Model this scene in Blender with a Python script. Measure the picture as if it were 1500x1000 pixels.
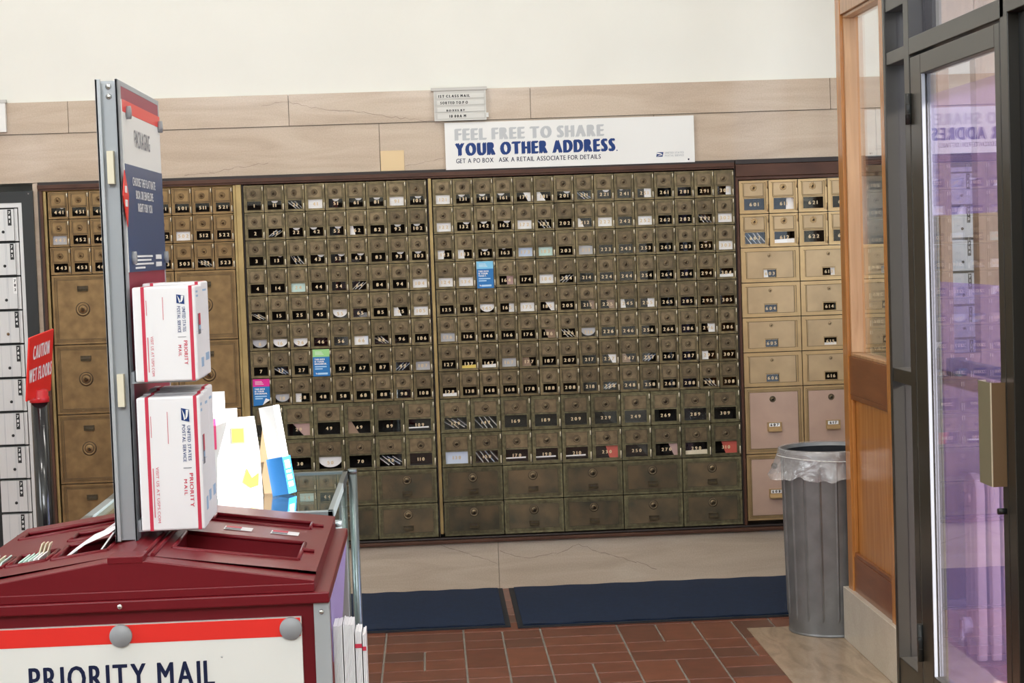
import bpy, bmesh, math, random
from math import sin, cos, pi, radians, sqrt
from mathutils import Vector, Matrix
random.seed(7)
for o in list(bpy.data.objects): bpy.data.objects.remove(o)
SC = bpy.context.scene
COL = SC.collection

# ------------------------------------------------------------------ camera
# world: x along the mailbox wall, wall face at y = 0, floor z = 0, metres
CP, CY, CR = 0.0529, 0.0450, -0.0345            # pitch down, yaw right, roll
cd = Vector((sin(CY)*cos(CP), cos(CY)*cos(CP), -sin(CP)))
r0 = Vector((cos(CY), -sin(CY), 0)); u0 = r0.cross(cd)
cr = cos(CR)*r0 + sin(CR)*u0; cu = -sin(CR)*r0 + cos(CR)*u0
cam = bpy.data.cameras.new('camera'); co = bpy.data.objects.new('camera', cam); COL.objects.link(co)
cam.sensor_width = 36; cam.lens = 2638.3/1500*36; cam.clip_end = 100
M = Matrix((cr, cu, -cd)).transposed().to_4x4(); M.translation = Vector((-0.030, -8.0398, 1.5376))
co.matrix_world = M
SC.camera = co
SC.view_settings.view_transform = 'Standard'; SC.view_settings.look = 'None'
SC.view_settings.exposure = -0.10; SC.view_settings.gamma = 1.0
SC.view_settings.use_curve_mapping = False

# ------------------------------------------------------------------ world, sun, window and ceiling light
wd = bpy.data.worlds.new('World'); SC.world = wd; wd.use_nodes = True
bg = wd.node_tree.nodes['Background']; bg.inputs[0].default_value = (0.72, 0.84, 1.0, 1); bg.inputs[1].default_value = 1.6
def light(name, kind, loc, rot, energy, size=None, color=(1,1,1)):
    l = bpy.data.lights.new(name, kind); l.energy = energy; l.color = color
    if kind == 'AREA': l.shape = 'RECTANGLE'; l.size, l.size_y = size
    o = bpy.data.objects.new(name, l); o.location = loc; o.rotation_euler = rot; COL.objects.link(o)
    return o
sun = light('sun', 'SUN', (6, -3, 4), (0, 0, 0), 42.0, color=(1.0, 0.96, 0.90)); sun.data.angle = 0.009
sd = Vector((-1.0, 0.18, -0.36)).normalized()   # light travels from the entrance side in through the glass door
sun.rotation_euler = sd.to_track_quat('-Z', 'Y').to_euler()
WIN = ((-4.05, .13, 2.42, 2.86), (-1.75, .85, 3.25, 4.7), (0.45, .85, 3.25, 4.7))   # centre x, half width, sill, head                        # windows of the front wall, behind the camera
for wx, hw, sl, hd in WIN:
    light('window_daylight', 'AREA', (wx, -10.62, (sl+hd)/2), (radians(90), 0, 0), 120 if hw > .5 else 5, (2*hw, hd-sl), (0.93, 0.97, 1.0))
light('window_daylight', 'AREA', (-4.72, -5.2, 2.6), (radians(90), 0, radians(-90)), 105, (2.6, 2.0), (0.95, 0.98, 1.0))  # side fill added at an unseen left opening, brightens screen and plinth
light('entrance_daylight', 'AREA', (3.65, -4.2, 1.45), (radians(90), 0, radians(90)), 95, (2.6, 2.4), (0.78, 0.89, 1.0))
for lx, ly in ((-1.8, -2.2), (1.2, -2.2), (-1.8, -5.4), (1.2, -5.4)):
    light('ceiling_lamp', 'AREA', (lx, ly, 4.85), (0, 0, 0), 38, (1.2, 0.5), (1.0, 0.965, 0.90))

# ------------------------------------------------------------------ materials
def nodes(m): return m.node_tree.nodes, m.node_tree.links
def pmat(name, col, rough=0.5, metal=0.0, spec=0.5, noise=0.0, nscale=20.0, bump=0.0, bscale=None, rand=0.0, col2=None, coat=0.0, stretch=None):
    """principled material with noise mottling, bump and a per-object tone shift"""
    m = bpy.data.materials.new(name); m.use_nodes = True
    N, L = nodes(m); b = N['Principled BSDF']
    b.inputs['Roughness'].default_value = rough; b.inputs['Metallic'].default_value = metal
    b.inputs['Specular IOR Level'].default_value = spec; b.inputs['Coat Weight'].default_value = coat
    b.inputs['Base Color'].default_value = (*col, 1)
    tc = N.new('ShaderNodeTexCoord'); src = tc.outputs['Object']
    if stretch:
        mp = N.new('ShaderNodeMapping'); mp.inputs['Scale'].default_value = stretch; L.new(src, mp.inputs[0]); src = mp.outputs[0]
    if noise or col2 or rand:
        last = None
        if noise or col2:
            n = N.new('ShaderNodeTexNoise'); n.inputs['Scale'].default_value = nscale; n.inputs['Detail'].default_value = 6
            oi = N.new('ShaderNodeObjectInfo'); ad = N.new('ShaderNodeVectorMath'); ad.operation = 'ADD'
            sc_ = N.new('ShaderNodeVectorMath'); sc_.operation = 'SCALE'; sc_.inputs['Scale'].default_value = 1.0
            L.new(oi.outputs['Location'], sc_.inputs[0]); L.new(src, ad.inputs[0]); L.new(sc_.outputs[0], ad.inputs[1]); L.new(ad.outputs[0], n.inputs['Vector'])
            mx = N.new('ShaderNodeMixRGB'); c2 = col2 or tuple(c*(1-noise) for c in col)
            mx.inputs[1].default_value = (*col, 1); mx.inputs[2].default_value = (*c2, 1)
            rp = N.new('ShaderNodeValToRGB'); rp.color_ramp.elements[0].position = 0.35; rp.color_ramp.elements[1].position = 0.68
            L.new(n.outputs[0], rp.inputs[0]); L.new(rp.outputs[0], mx.inputs[0]); last = mx.outputs[0]
        if rand:
            oi2 = N.new('ShaderNodeObjectInfo'); mr = N.new('ShaderNodeMapRange'); mr.inputs[3].default_value = 1-rand; mr.inputs[4].default_value = 1+rand
            L.new(oi2.outputs['Random'], mr.inputs[0])
            ml = N.new('ShaderNodeVectorMath'); ml.operation = 'SCALE'
            if last: L.new(last, ml.inputs[0])
            else: ml.inputs[0].default_value = col
            L.new(mr.outputs[0], ml.inputs['Scale']); last = ml.outputs[0]
        L.new(last, b.inputs['Base Color'])
    if bump:
        n2 = N.new('ShaderNodeTexNoise'); n2.inputs['Scale'].default_value = bscale or nscale*4; n2.inputs['Detail'].default_value = 4
        L.new(src, n2.inputs['Vector'])
        bp = N.new('ShaderNodeBump'); bp.inputs['Strength'].default_value = bump; bp.inputs['Distance'].default_value = 0.002
        L.new(n2.outputs[0], bp.inputs['Height']); L.new(bp.outputs[0], b.inputs['Normal'])
    return m

def marble(name, a, b_, c, rough=0.22, rot=0.0, scl=(1.2, 1.2, 9.0)):
    m = bpy.data.materials.new(name); m.use_nodes = True
    N, L = nodes(m); p = N['Principled BSDF']; p.inputs['Roughness'].default_value = rough
    tc = N.new('ShaderNodeTexCoord'); mp = N.new('ShaderNodeMapping'); mp.inputs['Scale'].default_value = scl; mp.inputs['Rotation'].default_value = (0, rot, 0)
    L.new(tc.outputs['Object'], mp.inputs[0])
    n = N.new('ShaderNodeTexNoise'); n.inputs['Scale'].default_value = 1.6; n.inputs['Detail'].default_value = 8; n.inputs['Distortion'].default_value = 1.2
    L.new(mp.outputs[0], n.inputs['Vector'])
    r = N.new('ShaderNodeValToRGB'); e = r.color_ramp.elements
    e[0].position = 0.25; e[0].color = (*a, 1); e[1].position = 0.75; e[1].color = (*c, 1)
    k = r.color_ramp.elements.new(0.5); k.color = (*b_, 1)
    L.new(n.outputs[0], r.inputs[0])
    n2 = N.new('ShaderNodeTexNoise'); n2.inputs['Scale'].default_value = 160; L.new(tc.outputs['Object'], n2.inputs['Vector'])
    mx = N.new('ShaderNodeMixRGB'); mx.blend_type = 'MULTIPLY'; mx.inputs[0].default_value = 0.25
    L.new(r.outputs[0], mx.inputs[1]); L.new(n2.outputs[0], mx.inputs[2]); L.new(mx.outputs[0], p.inputs['Base Color'])
    return m

def wood(name, a, b_, rough=0.3, scl=(14, 14, 1.0), coat=0.2):
    m = bpy.data.materials.new(name); m.use_nodes = True
    N, L = nodes(m); p = N['Principled BSDF']; p.inputs['Roughness'].default_value = rough; p.inputs['Coat Weight'].default_value = coat
    tc = N.new('ShaderNodeTexCoord'); mp = N.new('ShaderNodeMapping'); mp.inputs['Scale'].default_value = scl
    L.new(tc.outputs['Object'], mp.inputs[0])
    n = N.new('ShaderNodeTexNoise'); n.inputs['Scale'].default_value = 3; n.inputs['Detail'].default_value = 9; n.inputs['Distortion'].default_value = 0.6
    L.new(mp.outputs[0], n.inputs['Vector'])
    r = N.new('ShaderNodeValToRGB'); e = r.color_ramp.elements
    e[0].position = 0.3; e[0].color = (*a, 1); e[1].position = 0.7; e[1].color = (*b_, 1)
    L.new(n.outputs[0], r.inputs[0]); L.new(r.outputs[0], p.inputs['Base Color'])
    return m

def thin_glass(name, tint=(1, 1, 1), rough=0.0, gtint=(1, 1, 1), haze=0.0, fcol=(1, 1, 1)):
    """clear pane: see-through plus mirror reflection that grows towards grazing angles; film adds a milky tint"""
    m = bpy.data.materials.new(name); m.use_nodes = True
    N, L = nodes(m); N.remove(N['Principled BSDF']); out = N['Material Output']
    t = N.new('ShaderNodeBsdfTransparent'); t.inputs[0].default_value = (*tint, 1)
    g = N.new('ShaderNodeBsdfGlossy'); g.inputs['Roughness'].default_value = rough; g.inputs[0].default_value = (*gtint, 1)
    lw = N.new('ShaderNodeLayerWeight'); lw.inputs[0].default_value = 0.5
    pw = N.new('ShaderNodeMath'); pw.operation = 'POWER'; pw.inputs[1].default_value = 5
    ma = N.new('ShaderNodeMath'); ma.operation = 'MULTIPLY_ADD'; ma.inputs[1].default_value = 0.96; ma.inputs[2].default_value = 0.04
    L.new(lw.outputs['Facing'], pw.inputs[0]); L.new(pw.outputs[0], ma.inputs[0])
    mx = N.new('ShaderNodeMixShader'); L.new(ma.outputs[0], mx.inputs[0])
    base = t
    if haze:
        d = N.new('ShaderNodeBsdfTranslucent'); d.inputs[0].default_value = (*fcol, 1)
        d2 = N.new('ShaderNodeBsdfDiffuse'); d2.inputs[0].default_value = (*fcol, 1)
        mm = N.new('ShaderNodeMixShader'); mm.inputs[0].default_value = 0.5; L.new(d.outputs[0], mm.inputs[1]); L.new(d2.outputs[0], mm.inputs[2])
        base = N.new('ShaderNodeMixShader'); base.inputs[0].default_value = haze; L.new(t.outputs[0], base.inputs[1]); L.new(mm.outputs[0], base.inputs[2])
    L.new(base.outputs[0], mx.inputs[1]); L.new(g.outputs[0], mx.inputs[2]); L.new(mx.outputs[0], out.inputs[0])
    return m

m_wall = pmat('cream_plaster', (0.80, 0.797, 0.735), 0.85, noise=0.03, nscale=3, bump=0.06, bscale=60)
m_ceil = pmat('white_ceiling', (0.82, 0.81, 0.77), 0.9)
m_marble = marble('beige_marble', (0.545, 0.430, 0.325), (0.625, 0.505, 0.392), (0.69, 0.575, 0.455), rough=0.11)
m_marb2 = marble('pale_marble', (0.60, 0.53, 0.43), (0.66, 0.59, 0.49), (0.72, 0.65, 0.55), rough=0.2, scl=(1.2, 2.0, 2.5))
m_slab = marble('threshold_marble', (0.30, 0.215, 0.14), (0.42, 0.31, 0.21), (0.50, 0.39, 0.275), rough=0.18, scl=(9.0, 2.2, 1.0))
m_crack = pmat('marble_vein', (0.26, 0.19, 0.15), 0.6)
m_joint = pmat('marble_joint', (0.22, 0.18, 0.14), 0.8)
m_frame = pmat('dark_brown_moulding', (0.095, 0.042, 0.026), 0.42, spec=0.25, noise=0.3, nscale=8, bump=0.05)
m_framed = pmat('black_brown_edge', (0.02, 0.011, 0.009), 0.5)
m_bar = pmat('worn_brass_bar', (0.42, 0.30, 0.125), 0.42, metal=0.55, noise=0.35, nscale=9, bump=0.1)
m_bronze = pmat('aged_bronze', (0.235, 0.184, 0.098), 0.44, metal=0.80, col2=(0.120, 0.095, 0.052), nscale=34, bump=0.30, bscale=240, rand=0.16)
m_bronze_in = pmat('aged_bronze_panel', (0.215, 0.160, 0.092), 0.48, metal=0.78, col2=(0.130, 0.098, 0.060), nscale=38, bump=0.2, bscale=300, rand=0.18)
m_bronze_dk = pmat('tarnished_bronze', (0.10, 0.075, 0.042), 0.5, metal=0.6, noise=0.4, nscale=40)
m_groove = pmat('grime_groove', (0.030, 0.021, 0.012), 0.75)  # dark tone that draws shade into door mouldings, lock rings and hinges
m_verd = pmat('greened_bronze', (0.200, 0.178, 0.098), 0.50, metal=0.76, col2=(0.105, 0.090, 0.050), nscale=60, bump=0.5, bscale=330, rand=0.2)
m_pan2 = pmat('dark_mottled_bronze', (0.175, 0.125, 0.072), 0.5, metal=0.76, col2=(0.070, 0.066, 0.046), nscale=9, bump=0.2, bscale=300, rand=0.25)
m_gold = pmat('warm_bronze', (0.270, 0.172, 0.076), 0.44, metal=0.72, col2=(0.185, 0.115, 0.052), nscale=20, bump=0.2, bscale=240, rand=0.08)
m_brass = pmat('new_brass', (0.55, 0.375, 0.185), 0.38, metal=0.65, noise=0.14, nscale=14, bump=0.06, rand=0.06)
m_brass2 = pmat('matt_brass_panel', (0.52, 0.375, 0.215), 0.45, metal=0.5, noise=0.18, nscale=10, rand=0.06)
m_pinkpan = pmat('pinkish_worn_panel', (0.56, 0.385, 0.30), 0.4, metal=0.25, noise=0.14, nscale=7, rand=0.05)
m_hinge = pmat('rubbed_hinge', (0.78, 0.70, 0.52), 0.35, metal=0.3)
m_lockbright = pmat('bright_lock', (0.72, 0.60, 0.36), 0.25, metal=0.7)
m_hole = pmat('keyhole_black', (0.008, 0.006, 0.005), 0.6)
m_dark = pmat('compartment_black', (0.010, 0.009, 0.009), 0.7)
m_digit = pmat('gilt_digits', (0.70, 0.55, 0.34), 0.5)
m_digitdk = pmat('plate_digits', (0.05, 0.04, 0.03), 0.6)
m_win = thin_glass('window_glass')
m_env = [pmat('white_envelope', (0.90, 0.89, 0.88), 0.7), pmat('grey_envelope', (0.50, 0.50, 0.52), 0.7), pmat('cream_paper', (0.74, 0.66, 0.50), 0.7),
         pmat('bluish_envelope', (0.58, 0.66, 0.80), 0.7), pmat('pinkish_paper', (0.50, 0.33, 0.30), 0.7), pmat('red_paper', (0.55, 0.10, 0.07), 0.6),
         pmat('yellow_paper', (0.80, 0.62, 0.14), 0.6), pmat('mint_paper', (0.62, 0.80, 0.74), 0.7), pmat('brown_paper', (0.33, 0.22, 0.15), 0.7), pmat('blue_paper', (0.05, 0.10, 0.28), 0.6)]
m_alu = pmat('brushed_aluminium', (0.66, 0.66, 0.65), 0.42, metal=0.35, noise=0.06, nscale=6, stretch=(60, 1, 1), bump=0.04)
m_alud = pmat('satin_grey_aluminium', (0.44, 0.465, 0.49), 0.45, metal=0.25)
m_black = pmat('black_paint', (0.012, 0.014, 0.014), 0.45)
m_blackm = pmat('dark_bronze_metal', (0.024, 0.021, 0.016), 0.30, spec=0.6)
m_white = pmat('white_print', (0.84, 0.84, 0.83), 0.5)
m_card = pmat('white_cardboard', (0.84, 0.83, 0.85), 0.55)
m_casemetal = pmat('case_metal', (0.20, 0.235, 0.24), 0.30, metal=0.7)
m_board = pmat('sign_white', (0.80, 0.80, 0.77), 0.4)
m_lgrey = pmat('sign_grey_letter', (0.50, 0.52, 0.53), 0.5)
m_navy = pmat('navy_print', (0.008, 0.040, 0.185), 0.45, spec=0.3)
m_navyd = pmat('deep_navy_print', (0.008, 0.013, 0.052), 0.45, spec=0.3)
m_navyp = pmat('navy_panel', (0.026, 0.062, 0.170), 0.30)
m_red = pmat('signal_red', (0.80, 0.030, 0.022), 0.35)
m_redp = pmat('print_red', (0.58, 0.030, 0.070), 0.5)
m_redtx = pmat('soft_red_text', (0.66, 0.16, 0.20), 0.5)
m_maroon = pmat('maroon_plastic', (0.165, 0.006, 0.012), 0.36, spec=0.35, noise=0.10, nscale=3, bump=0.10, bscale=700)
m_maroonp = pmat('maroon_panel', (0.30, 0.016, 0.055), 0.4)
m_disk = pmat('grey_cap', (0.30, 0.31, 0.33), 0.4)
m_steel = pmat('screw_steel', (0.70, 0.70, 0.69), 0.22, metal=0.95)
m_foam = pmat('cream_foam', (0.72, 0.67, 0.52), 0.8)
m_lett = pmat('grey_letter_board', (0.56, 0.55, 0.51), 0.5)
m_strip = pmat('letter_strip', (0.66, 0.655, 0.61), 0.5)
m_ink = pmat('black_ink', (0.012, 0.012, 0.014), 0.5)
m_yellow = pmat('yellowed_paper', (0.74, 0.565, 0.33), 0.7)
m_mat = pmat('blue_mat_pile', (0.003, 0.017, 0.055), 0.95, noise=0.25, nscale=50, bump=0.6, bscale=600)
m_matedge = pmat('black_rubber_edge', (0.012, 0.014, 0.02), 0.7)
m_mortar = pmat('grey_mortar', (0.25, 0.225, 0.19), 0.9, noise=0.2, nscale=30)
m_cblue = pmat('card_blue', (0.010, 0.165, 0.46), 0.45)
m_cgreen = pmat('card_green', (0.33, 0.66, 0.25), 0.45)
m_cpink = pmat('card_magenta', (0.68, 0.012, 0.26), 0.45)
m_clight = pmat('card_light_blue', (0.20, 0.54, 0.78), 0.45)
m_ctext = pmat('card_pale_text', (0.42, 0.66, 0.86), 0.5)
m_woodA = wood('amber_wood', (0.34, 0.130, 0.030), (0.52, 0.225, 0.060), 0.25)
m_woodB = wood('red_brown_wood', (0.15, 0.048, 0.018), (0.24, 0.085, 0.030), 0.28, scl=(1.5, 1.2, 9))
m_woodD = wood('tan_wood', (0.27, 0.175, 0.115), (0.40, 0.275, 0.185), 0.4)
m_added_panelling = wood('dark_wood_panelling', (0.035, 0.017, 0.009), (0.06, 0.028, 0.014), 0.5, coat=0.0)
m_woodC = wood('honey_wood', (0.33, 0.17, 0.075), (0.50, 0.29, 0.15), 0.35)
m_galv = pmat('galvanised_steel', (0.21, 0.212, 0.215), 0.40, metal=0.45, noise=0.22, nscale=14, bump=0.12, bscale=30)
m_liner_in = pmat('black_liner', (0.012, 0.013, 0.016), 0.5, spec=0.2)
m_tan = pmat('tan_metal', (0.170, 0.100, 0.045), 0.5, metal=0.1)
m_olive = pmat('champagne_metal', (0.36, 0.34, 0.22), 0.3, metal=0.5)
m_glassdoor = thin_glass('door_glass', (0.95, 0.95, 0.98), gtint=(0.95, 0.93, 1.0))
m_haze = thin_glass('lavender_film', (0.83, 0.76, 0.93), haze=0.030, fcol=(0.52, 0.44, 0.76))  # sun haze on the door glass put in as a tint
m_casetop = thin_glass('case_glass', (0.90, 0.97, 0.95))
m_lavender = pmat('lavender_sheet', (0.42, 0.33, 0.68), 0.5)
m_kraft = pmat('tan_cardboard', (0.46, 0.31, 0.17), 0.7)
m_blueprint = pmat('blue_print', (0.012, 0.20, 0.56), 0.4)
m_pinkfoil = pmat('pink_card', (0.80, 0.06, 0.20), 0.5)
m_goldprint = pmat('yellow_print', (0.78, 0.50, 0.06), 0.5)
m_poleblk = pmat('gloss_black_plastic', (0.010, 0.011, 0.013), 0.15, coat=0.5)
m_redplast = pmat('red_plastic', (0.62, 0.022, 0.030), 0.3, coat=0.3)
m_radiator = pmat('cream_radiator', (0.74, 0.58, 0.46), 0.4)
m_greyphoto = pmat('grey_photo_print', (0.16, 0.16, 0.19), 0.5)
m_lblue = pmat('light_blue_print', (0.34, 0.50, 0.70), 0.5)
m_whitecab = pmat('white_cabinet', (0.78, 0.79, 0.79), 0.4)

def bag_mat():
    m = bpy.data.materials.new('clear_plastic_bag'); m.use_nodes = True
    N, L = nodes(m); N.remove(N['Principled BSDF']); out = N['Material Output']
    t = N.new('ShaderNodeBsdfTransparent'); t.inputs[0].default_value = (0.93, 0.93, 0.95, 1)
    d = N.new('ShaderNodeBsdfDiffuse'); d.inputs[0].default_value = (0.75, 0.74, 0.76, 1)
    g = N.new('ShaderNodeBsdfGlossy'); g.inputs['Roughness'].default_value = 0.16
    tc = N.new('ShaderNodeTexCoord'); n = N.new('ShaderNodeTexNoise'); n.inputs['Scale'].default_value = 14; n.inputs['Detail'].default_value = 5; n.inputs['Distortion'].default_value = 2
    L.new(tc.outputs['Object'], n.inputs['Vector'])
    bp = N.new('ShaderNodeBump'); bp.inputs['Strength'].default_value = 0.9; bp.inputs['Distance'].default_value = 0.012
    L.new(n.outputs[0], bp.inputs['Height']); L.new(bp.outputs[0], g.inputs['Normal'])
    a = N.new('ShaderNodeMixShader'); a.inputs[0].default_value = 0.24; L.new(t.outputs[0], a.inputs[1]); L.new(d.outputs[0], a.inputs[2])
    b = N.new('ShaderNodeMixShader'); b.inputs[0].default_value = 0.16; L.new(a.outputs[0], b.inputs[1]); L.new(g.outputs[0], b.inputs[2])
    L.new(b.outputs[0], out.inputs[0])
    return m
m_bag = bag_mat()

def tile_mat():
    m = bpy.data.materials.new('quarry_tile'); m.use_nodes = True
    N, L = nodes(m); p = N['Principled BSDF']; p.inputs['Roughness'].default_value = 0.36
    at = N.new('ShaderNodeAttribute'); at.attribute_name = 'tone'; at.attribute_type = 'GEOMETRY'
    r = N.new('ShaderNodeValToRGB'); e = r.color_ramp.elements
    e[0].position = 0; e[0].color = (0.105, 0.040, 0.026, 1); e[1].position = 1; e[1].color = (0.190, 0.062, 0.034, 1)
    k = e.new(0.5); k.color = (0.150, 0.047, 0.027, 1)
    L.new(at.outputs['Fac'], r.inputs[0])
    tc = N.new('ShaderNodeTexCoord'); n = N.new('ShaderNodeTexNoise'); n.inputs['Scale'].default_value = 14; n.inputs['Detail'].default_value = 7
    L.new(tc.outputs['Object'], n.inputs['Vector'])
    mx = N.new('ShaderNodeMixRGB'); mx.blend_type = 'OVERLAY'; mx.inputs[0].default_value = 0.5
    L.new(r.outputs[0], mx.inputs[1]); L.new(n.outputs[0], mx.inputs[2]); L.new(mx.outputs[0], p.inputs['Base Color'])
    bp = N.new('ShaderNodeBump'); bp.inputs['Strength'].default_value = 0.15; bp.inputs['Distance'].default_value = 0.003
    L.new(n.outputs[0], bp.inputs['Height']); L.new(bp.outputs[0], p.inputs['Normal'])
    return m
m_tile = tile_mat()

# ------------------------------------------------------------------ mesh helpers
class MB:
    def __init__(s): s.v = []; s.f = []; s.m = []; s.mats = []; s.xf = None; s.smooth = []
    def mi(s, mat):
        if mat not in s.mats: s.mats.append(mat)
        return s.mats.index(mat)
    def add(s, vs, fs, mat, smooth=False):
        k = len(s.v); i = s.mi(mat)
        for v in vs:
            v = Vector(v)
            s.v.append(s.xf @ v if s.xf else v)
        for f in fs: s.f.append([k+a for a in f]); s.m.append(i); s.smooth.append(smooth)
        return s
    def box(s, x0, x1, y0, y1, z0, z1, mat):
        if x0 > x1: x0, x1 = x1, x0
        if y0 > y1: y0, y1 = y1, y0
        if z0 > z1: z0, z1 = z1, z0
        return s.add([(x0,y0,z0),(x1,y0,z0),(x1,y1,z0),(x0,y1,z0),(x0,y0,z1),(x1,y0,z1),(x1,y1,z1),(x0,y1,z1)],
                     [(0,3,2,1),(4,5,6,7),(0,1,5,4),(1,2,6,5),(2,3,7,6),(3,0,4,7)], mat)
    def quad(s, a, b, c, d, mat): return s.add([a,b,c,d], [(0,1,2,3)], mat)
    def prism(s, pts, axis, a0, a1, mat):
        """polygon pts (2D) extruded along axis: 'y' -> pts are (x,z); 'x' -> (y,z); 'z' -> (x,y)"""
        n = len(pts)
        def P(p, a): return {'y': (p[0], a, p[1]), 'x': (a, p[0], p[1]), 'z': (p[0], p[1], a)}[axis]
        vs = [P(p, a0) for p in pts] + [P(p, a1) for p in pts]
        fs = [tuple(range(n)), tuple(range(2*n-1, n-1, -1))] + [(i, n+i, n+(i+1)%n, (i+1)%n) for i in range(n)]
        return s.add(vs, fs, mat)
    def lathe(s, prof, c, axis, mat, n=20, smooth=True, cap=True):
        """prof: list of (radius, offset along axis)"""
        A = Vector(axis).normalized(); t = Vector((0,0,1)) if abs(A.z) < .9 else Vector((1,0,0))
        U = A.cross(t).normalized(); V = A.cross(U); C = Vector(c); vs = []
        for r, h in prof:
            for i in range(n):
                a = 2*pi*i/n; vs.append(C + A*h + U*(r*cos(a)) + V*(r*sin(a)))
        fs = []
        for j in range(len(prof)-1):
            for i in range(n): fs.append((j*n+i, j*n+(i+1)%n, (j+1)*n+(i+1)%n, (j+1)*n+i))
        s.add(vs, fs, mat, smooth)
        if cap:
            k = len(s.v)-len(vs); i_ = s.mi(mat)
            for j in (0, len(prof)-1):
                if prof[j][0] > 1e-5: s.f.append([k+j*n+i for i in range(n)]); s.m.append(i_); s.smooth.append(False)
        return s
    def cyl(s, p0, p1, r, mat, n=16, r1=None):
        p0 = Vector(p0); p1 = Vector(p1); d = p1-p0
        return s.lathe([(r, 0), (r if r1 is None else r1, d.length)], p0, d, mat, n)
    def build(s, name, parent=None, loc=(0,0,0), bevel=0.0, seg=2, smooth_all=False):
        me = s.mesh(name, loc if parent is None else parent.location, smooth_all)
        o = bpy.data.objects.new(name, me); COL.objects.link(o)
        if parent is not None: o.parent = parent
        else: o.location = loc
        if bevel:
            b = o.modifiers.new('bevel', 'BEVEL'); b.width = bevel; b.segments = seg; b.limit_method = 'ANGLE'; b.angle_limit = radians(35)
        return o
    def mesh(s, name, loc=(0,0,0), smooth_all=False):
        L = Vector(loc); me = bpy.data.meshes.new(name)
        me.from_pydata([tuple(v-L) for v in s.v], [], s.f)
        for m in s.mats: me.materials.append(m)
        for p, i, sm in zip(me.polygons, s.m, s.smooth): p.material_index = i; p.use_smooth = sm or smooth_all
        bm = bmesh.new(); bm.from_mesh(me); bmesh.ops.recalc_face_normals(bm, faces=bm.faces); bm.to_mesh(me); bm.free()
        me.update(); return me
def tag(o, label=None, cat=None, group=None, kind=None):
    if label: o['label'] = label
    if cat: o['category'] = cat
    if group: o['group'] = group
    if kind: o['kind'] = kind
    return o
def thing(name, label, cat, loc=(0,0,0), group=None):
    o = bpy.data.objects.new(name, None); COL.objects.link(o); o.location = loc; o.empty_display_size = 0.05
    return tag(o, label, cat, group)
def struct(o): o['kind'] = 'structure'; return o
def link(name, me, parent=None, loc=(0,0,0)):
    o = bpy.data.objects.new(name, me); COL.objects.link(o); o.location = loc
    if parent is not None: o.parent = parent
    return o

# ------------------------------------------------------------------ lettering from the built-in font
GL = {}
def glyph(ch, bold):
    k = (ch, bold)
    if k in GL: return GL[k]
    cu_ = bpy.data.curves.new('g', 'FONT'); cu_.body = ch; cu_.size = 1; cu_.resolution_u = 3; cu_.fill_mode = 'FRONT'
    ob = bpy.data.objects.new('g', cu_); me = bpy.data.meshes.new_from_object(ob)
    vs = [(v.co.x, v.co.y) for v in me.vertices]; fs = [tuple(p.vertices) for p in me.polygons]
    bpy.data.objects.remove(ob); bpy.data.curves.remove(cu_); bpy.data.meshes.remove(me)
    x0 = min(v[0] for v in vs); x1 = max(v[0] for v in vs)
    GL[k] = ([(x-x0, y) for x, y in vs], fs, x1-x0); return GL[k]
CAPH = 0.73
def text(mb, s, O, U, V, w, h, mat, bold=0.025, align='l', track=0.10, lift=0.0005):
    """s written from baseline origin O along U (unit), up V; cap height h, total width w (None = natural). align l/c/r"""
    O = Vector(O); U = Vector(U).normalized(); V = Vector(V).normalized(); N = U.cross(V)
    x = 0; parts = []; bd = bold*1.6
    for ch in s:
        if ch == ' ': x += 0.34; continue
        vs, fs, gw = glyph(ch, 0); bd = bold*1.6; parts.append((x+bd, vs, fs)); x += gw+track+2*bd
    x -= track
    sy = h/CAPH; sx = sy if w is None else w/max(x, 1e-6); W = x*sx
    off = {'l': 0, 'c': -W/2, 'r': -W}[align]
    for px_, vs, fs in parts:
        for q, dx in enumerate((-bd, -bd/3, bd/3, bd) if bd > 1e-4 else (0,)):
            mb.add([O + U*(off+(px_+a+dx)*sx) + V*(b*sy+(q % 2)*bd*.35*sy) + N*(lift+q*2e-5) for a, b in vs], fs, mat)
    return mb
def eagle(mb, O, U, V, w, h, blue, white, lift=0.0005):
    """slanted blue emblem with a white bird-head sweep"""
    O = Vector(O); U = Vector(U).normalized(); V = Vector(V).normalized(); N = U.cross(V)
    def P(a, b, l): return O + U*(a*w) + V*(b*h) + N*l
    mb.add([P(0.13,1,lift),P(1,1,lift),P(0.87,0,lift),P(0,0,lift)], [(3,2,1,0)], blue)
    mb.add([P(0.14,.93,lift*2),P(.60,.80,lift*2),P(.80,.62,lift*2),P(.78,.50,lift*2),P(.45,.58,lift*2),P(.13,.60,lift*2)], [(5,4,3,2,1,0)], white)
    mb.add([P(0.06,.10,lift*2),P(.50,.42,lift*2),P(.82,.48,lift*2),P(.86,.34,lift*2),P(.55,.26,lift*2)], [(4,3,2,1,0)], white)
X_, Y_, Z_ = Vector((1,0,0)), Vector((0,1,0)), Vector((0,0,1))

# ================================================================== THE ROOM
XL, XR, YF, ZC = -4.6, 3.7, -10.5, 4.9
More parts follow.
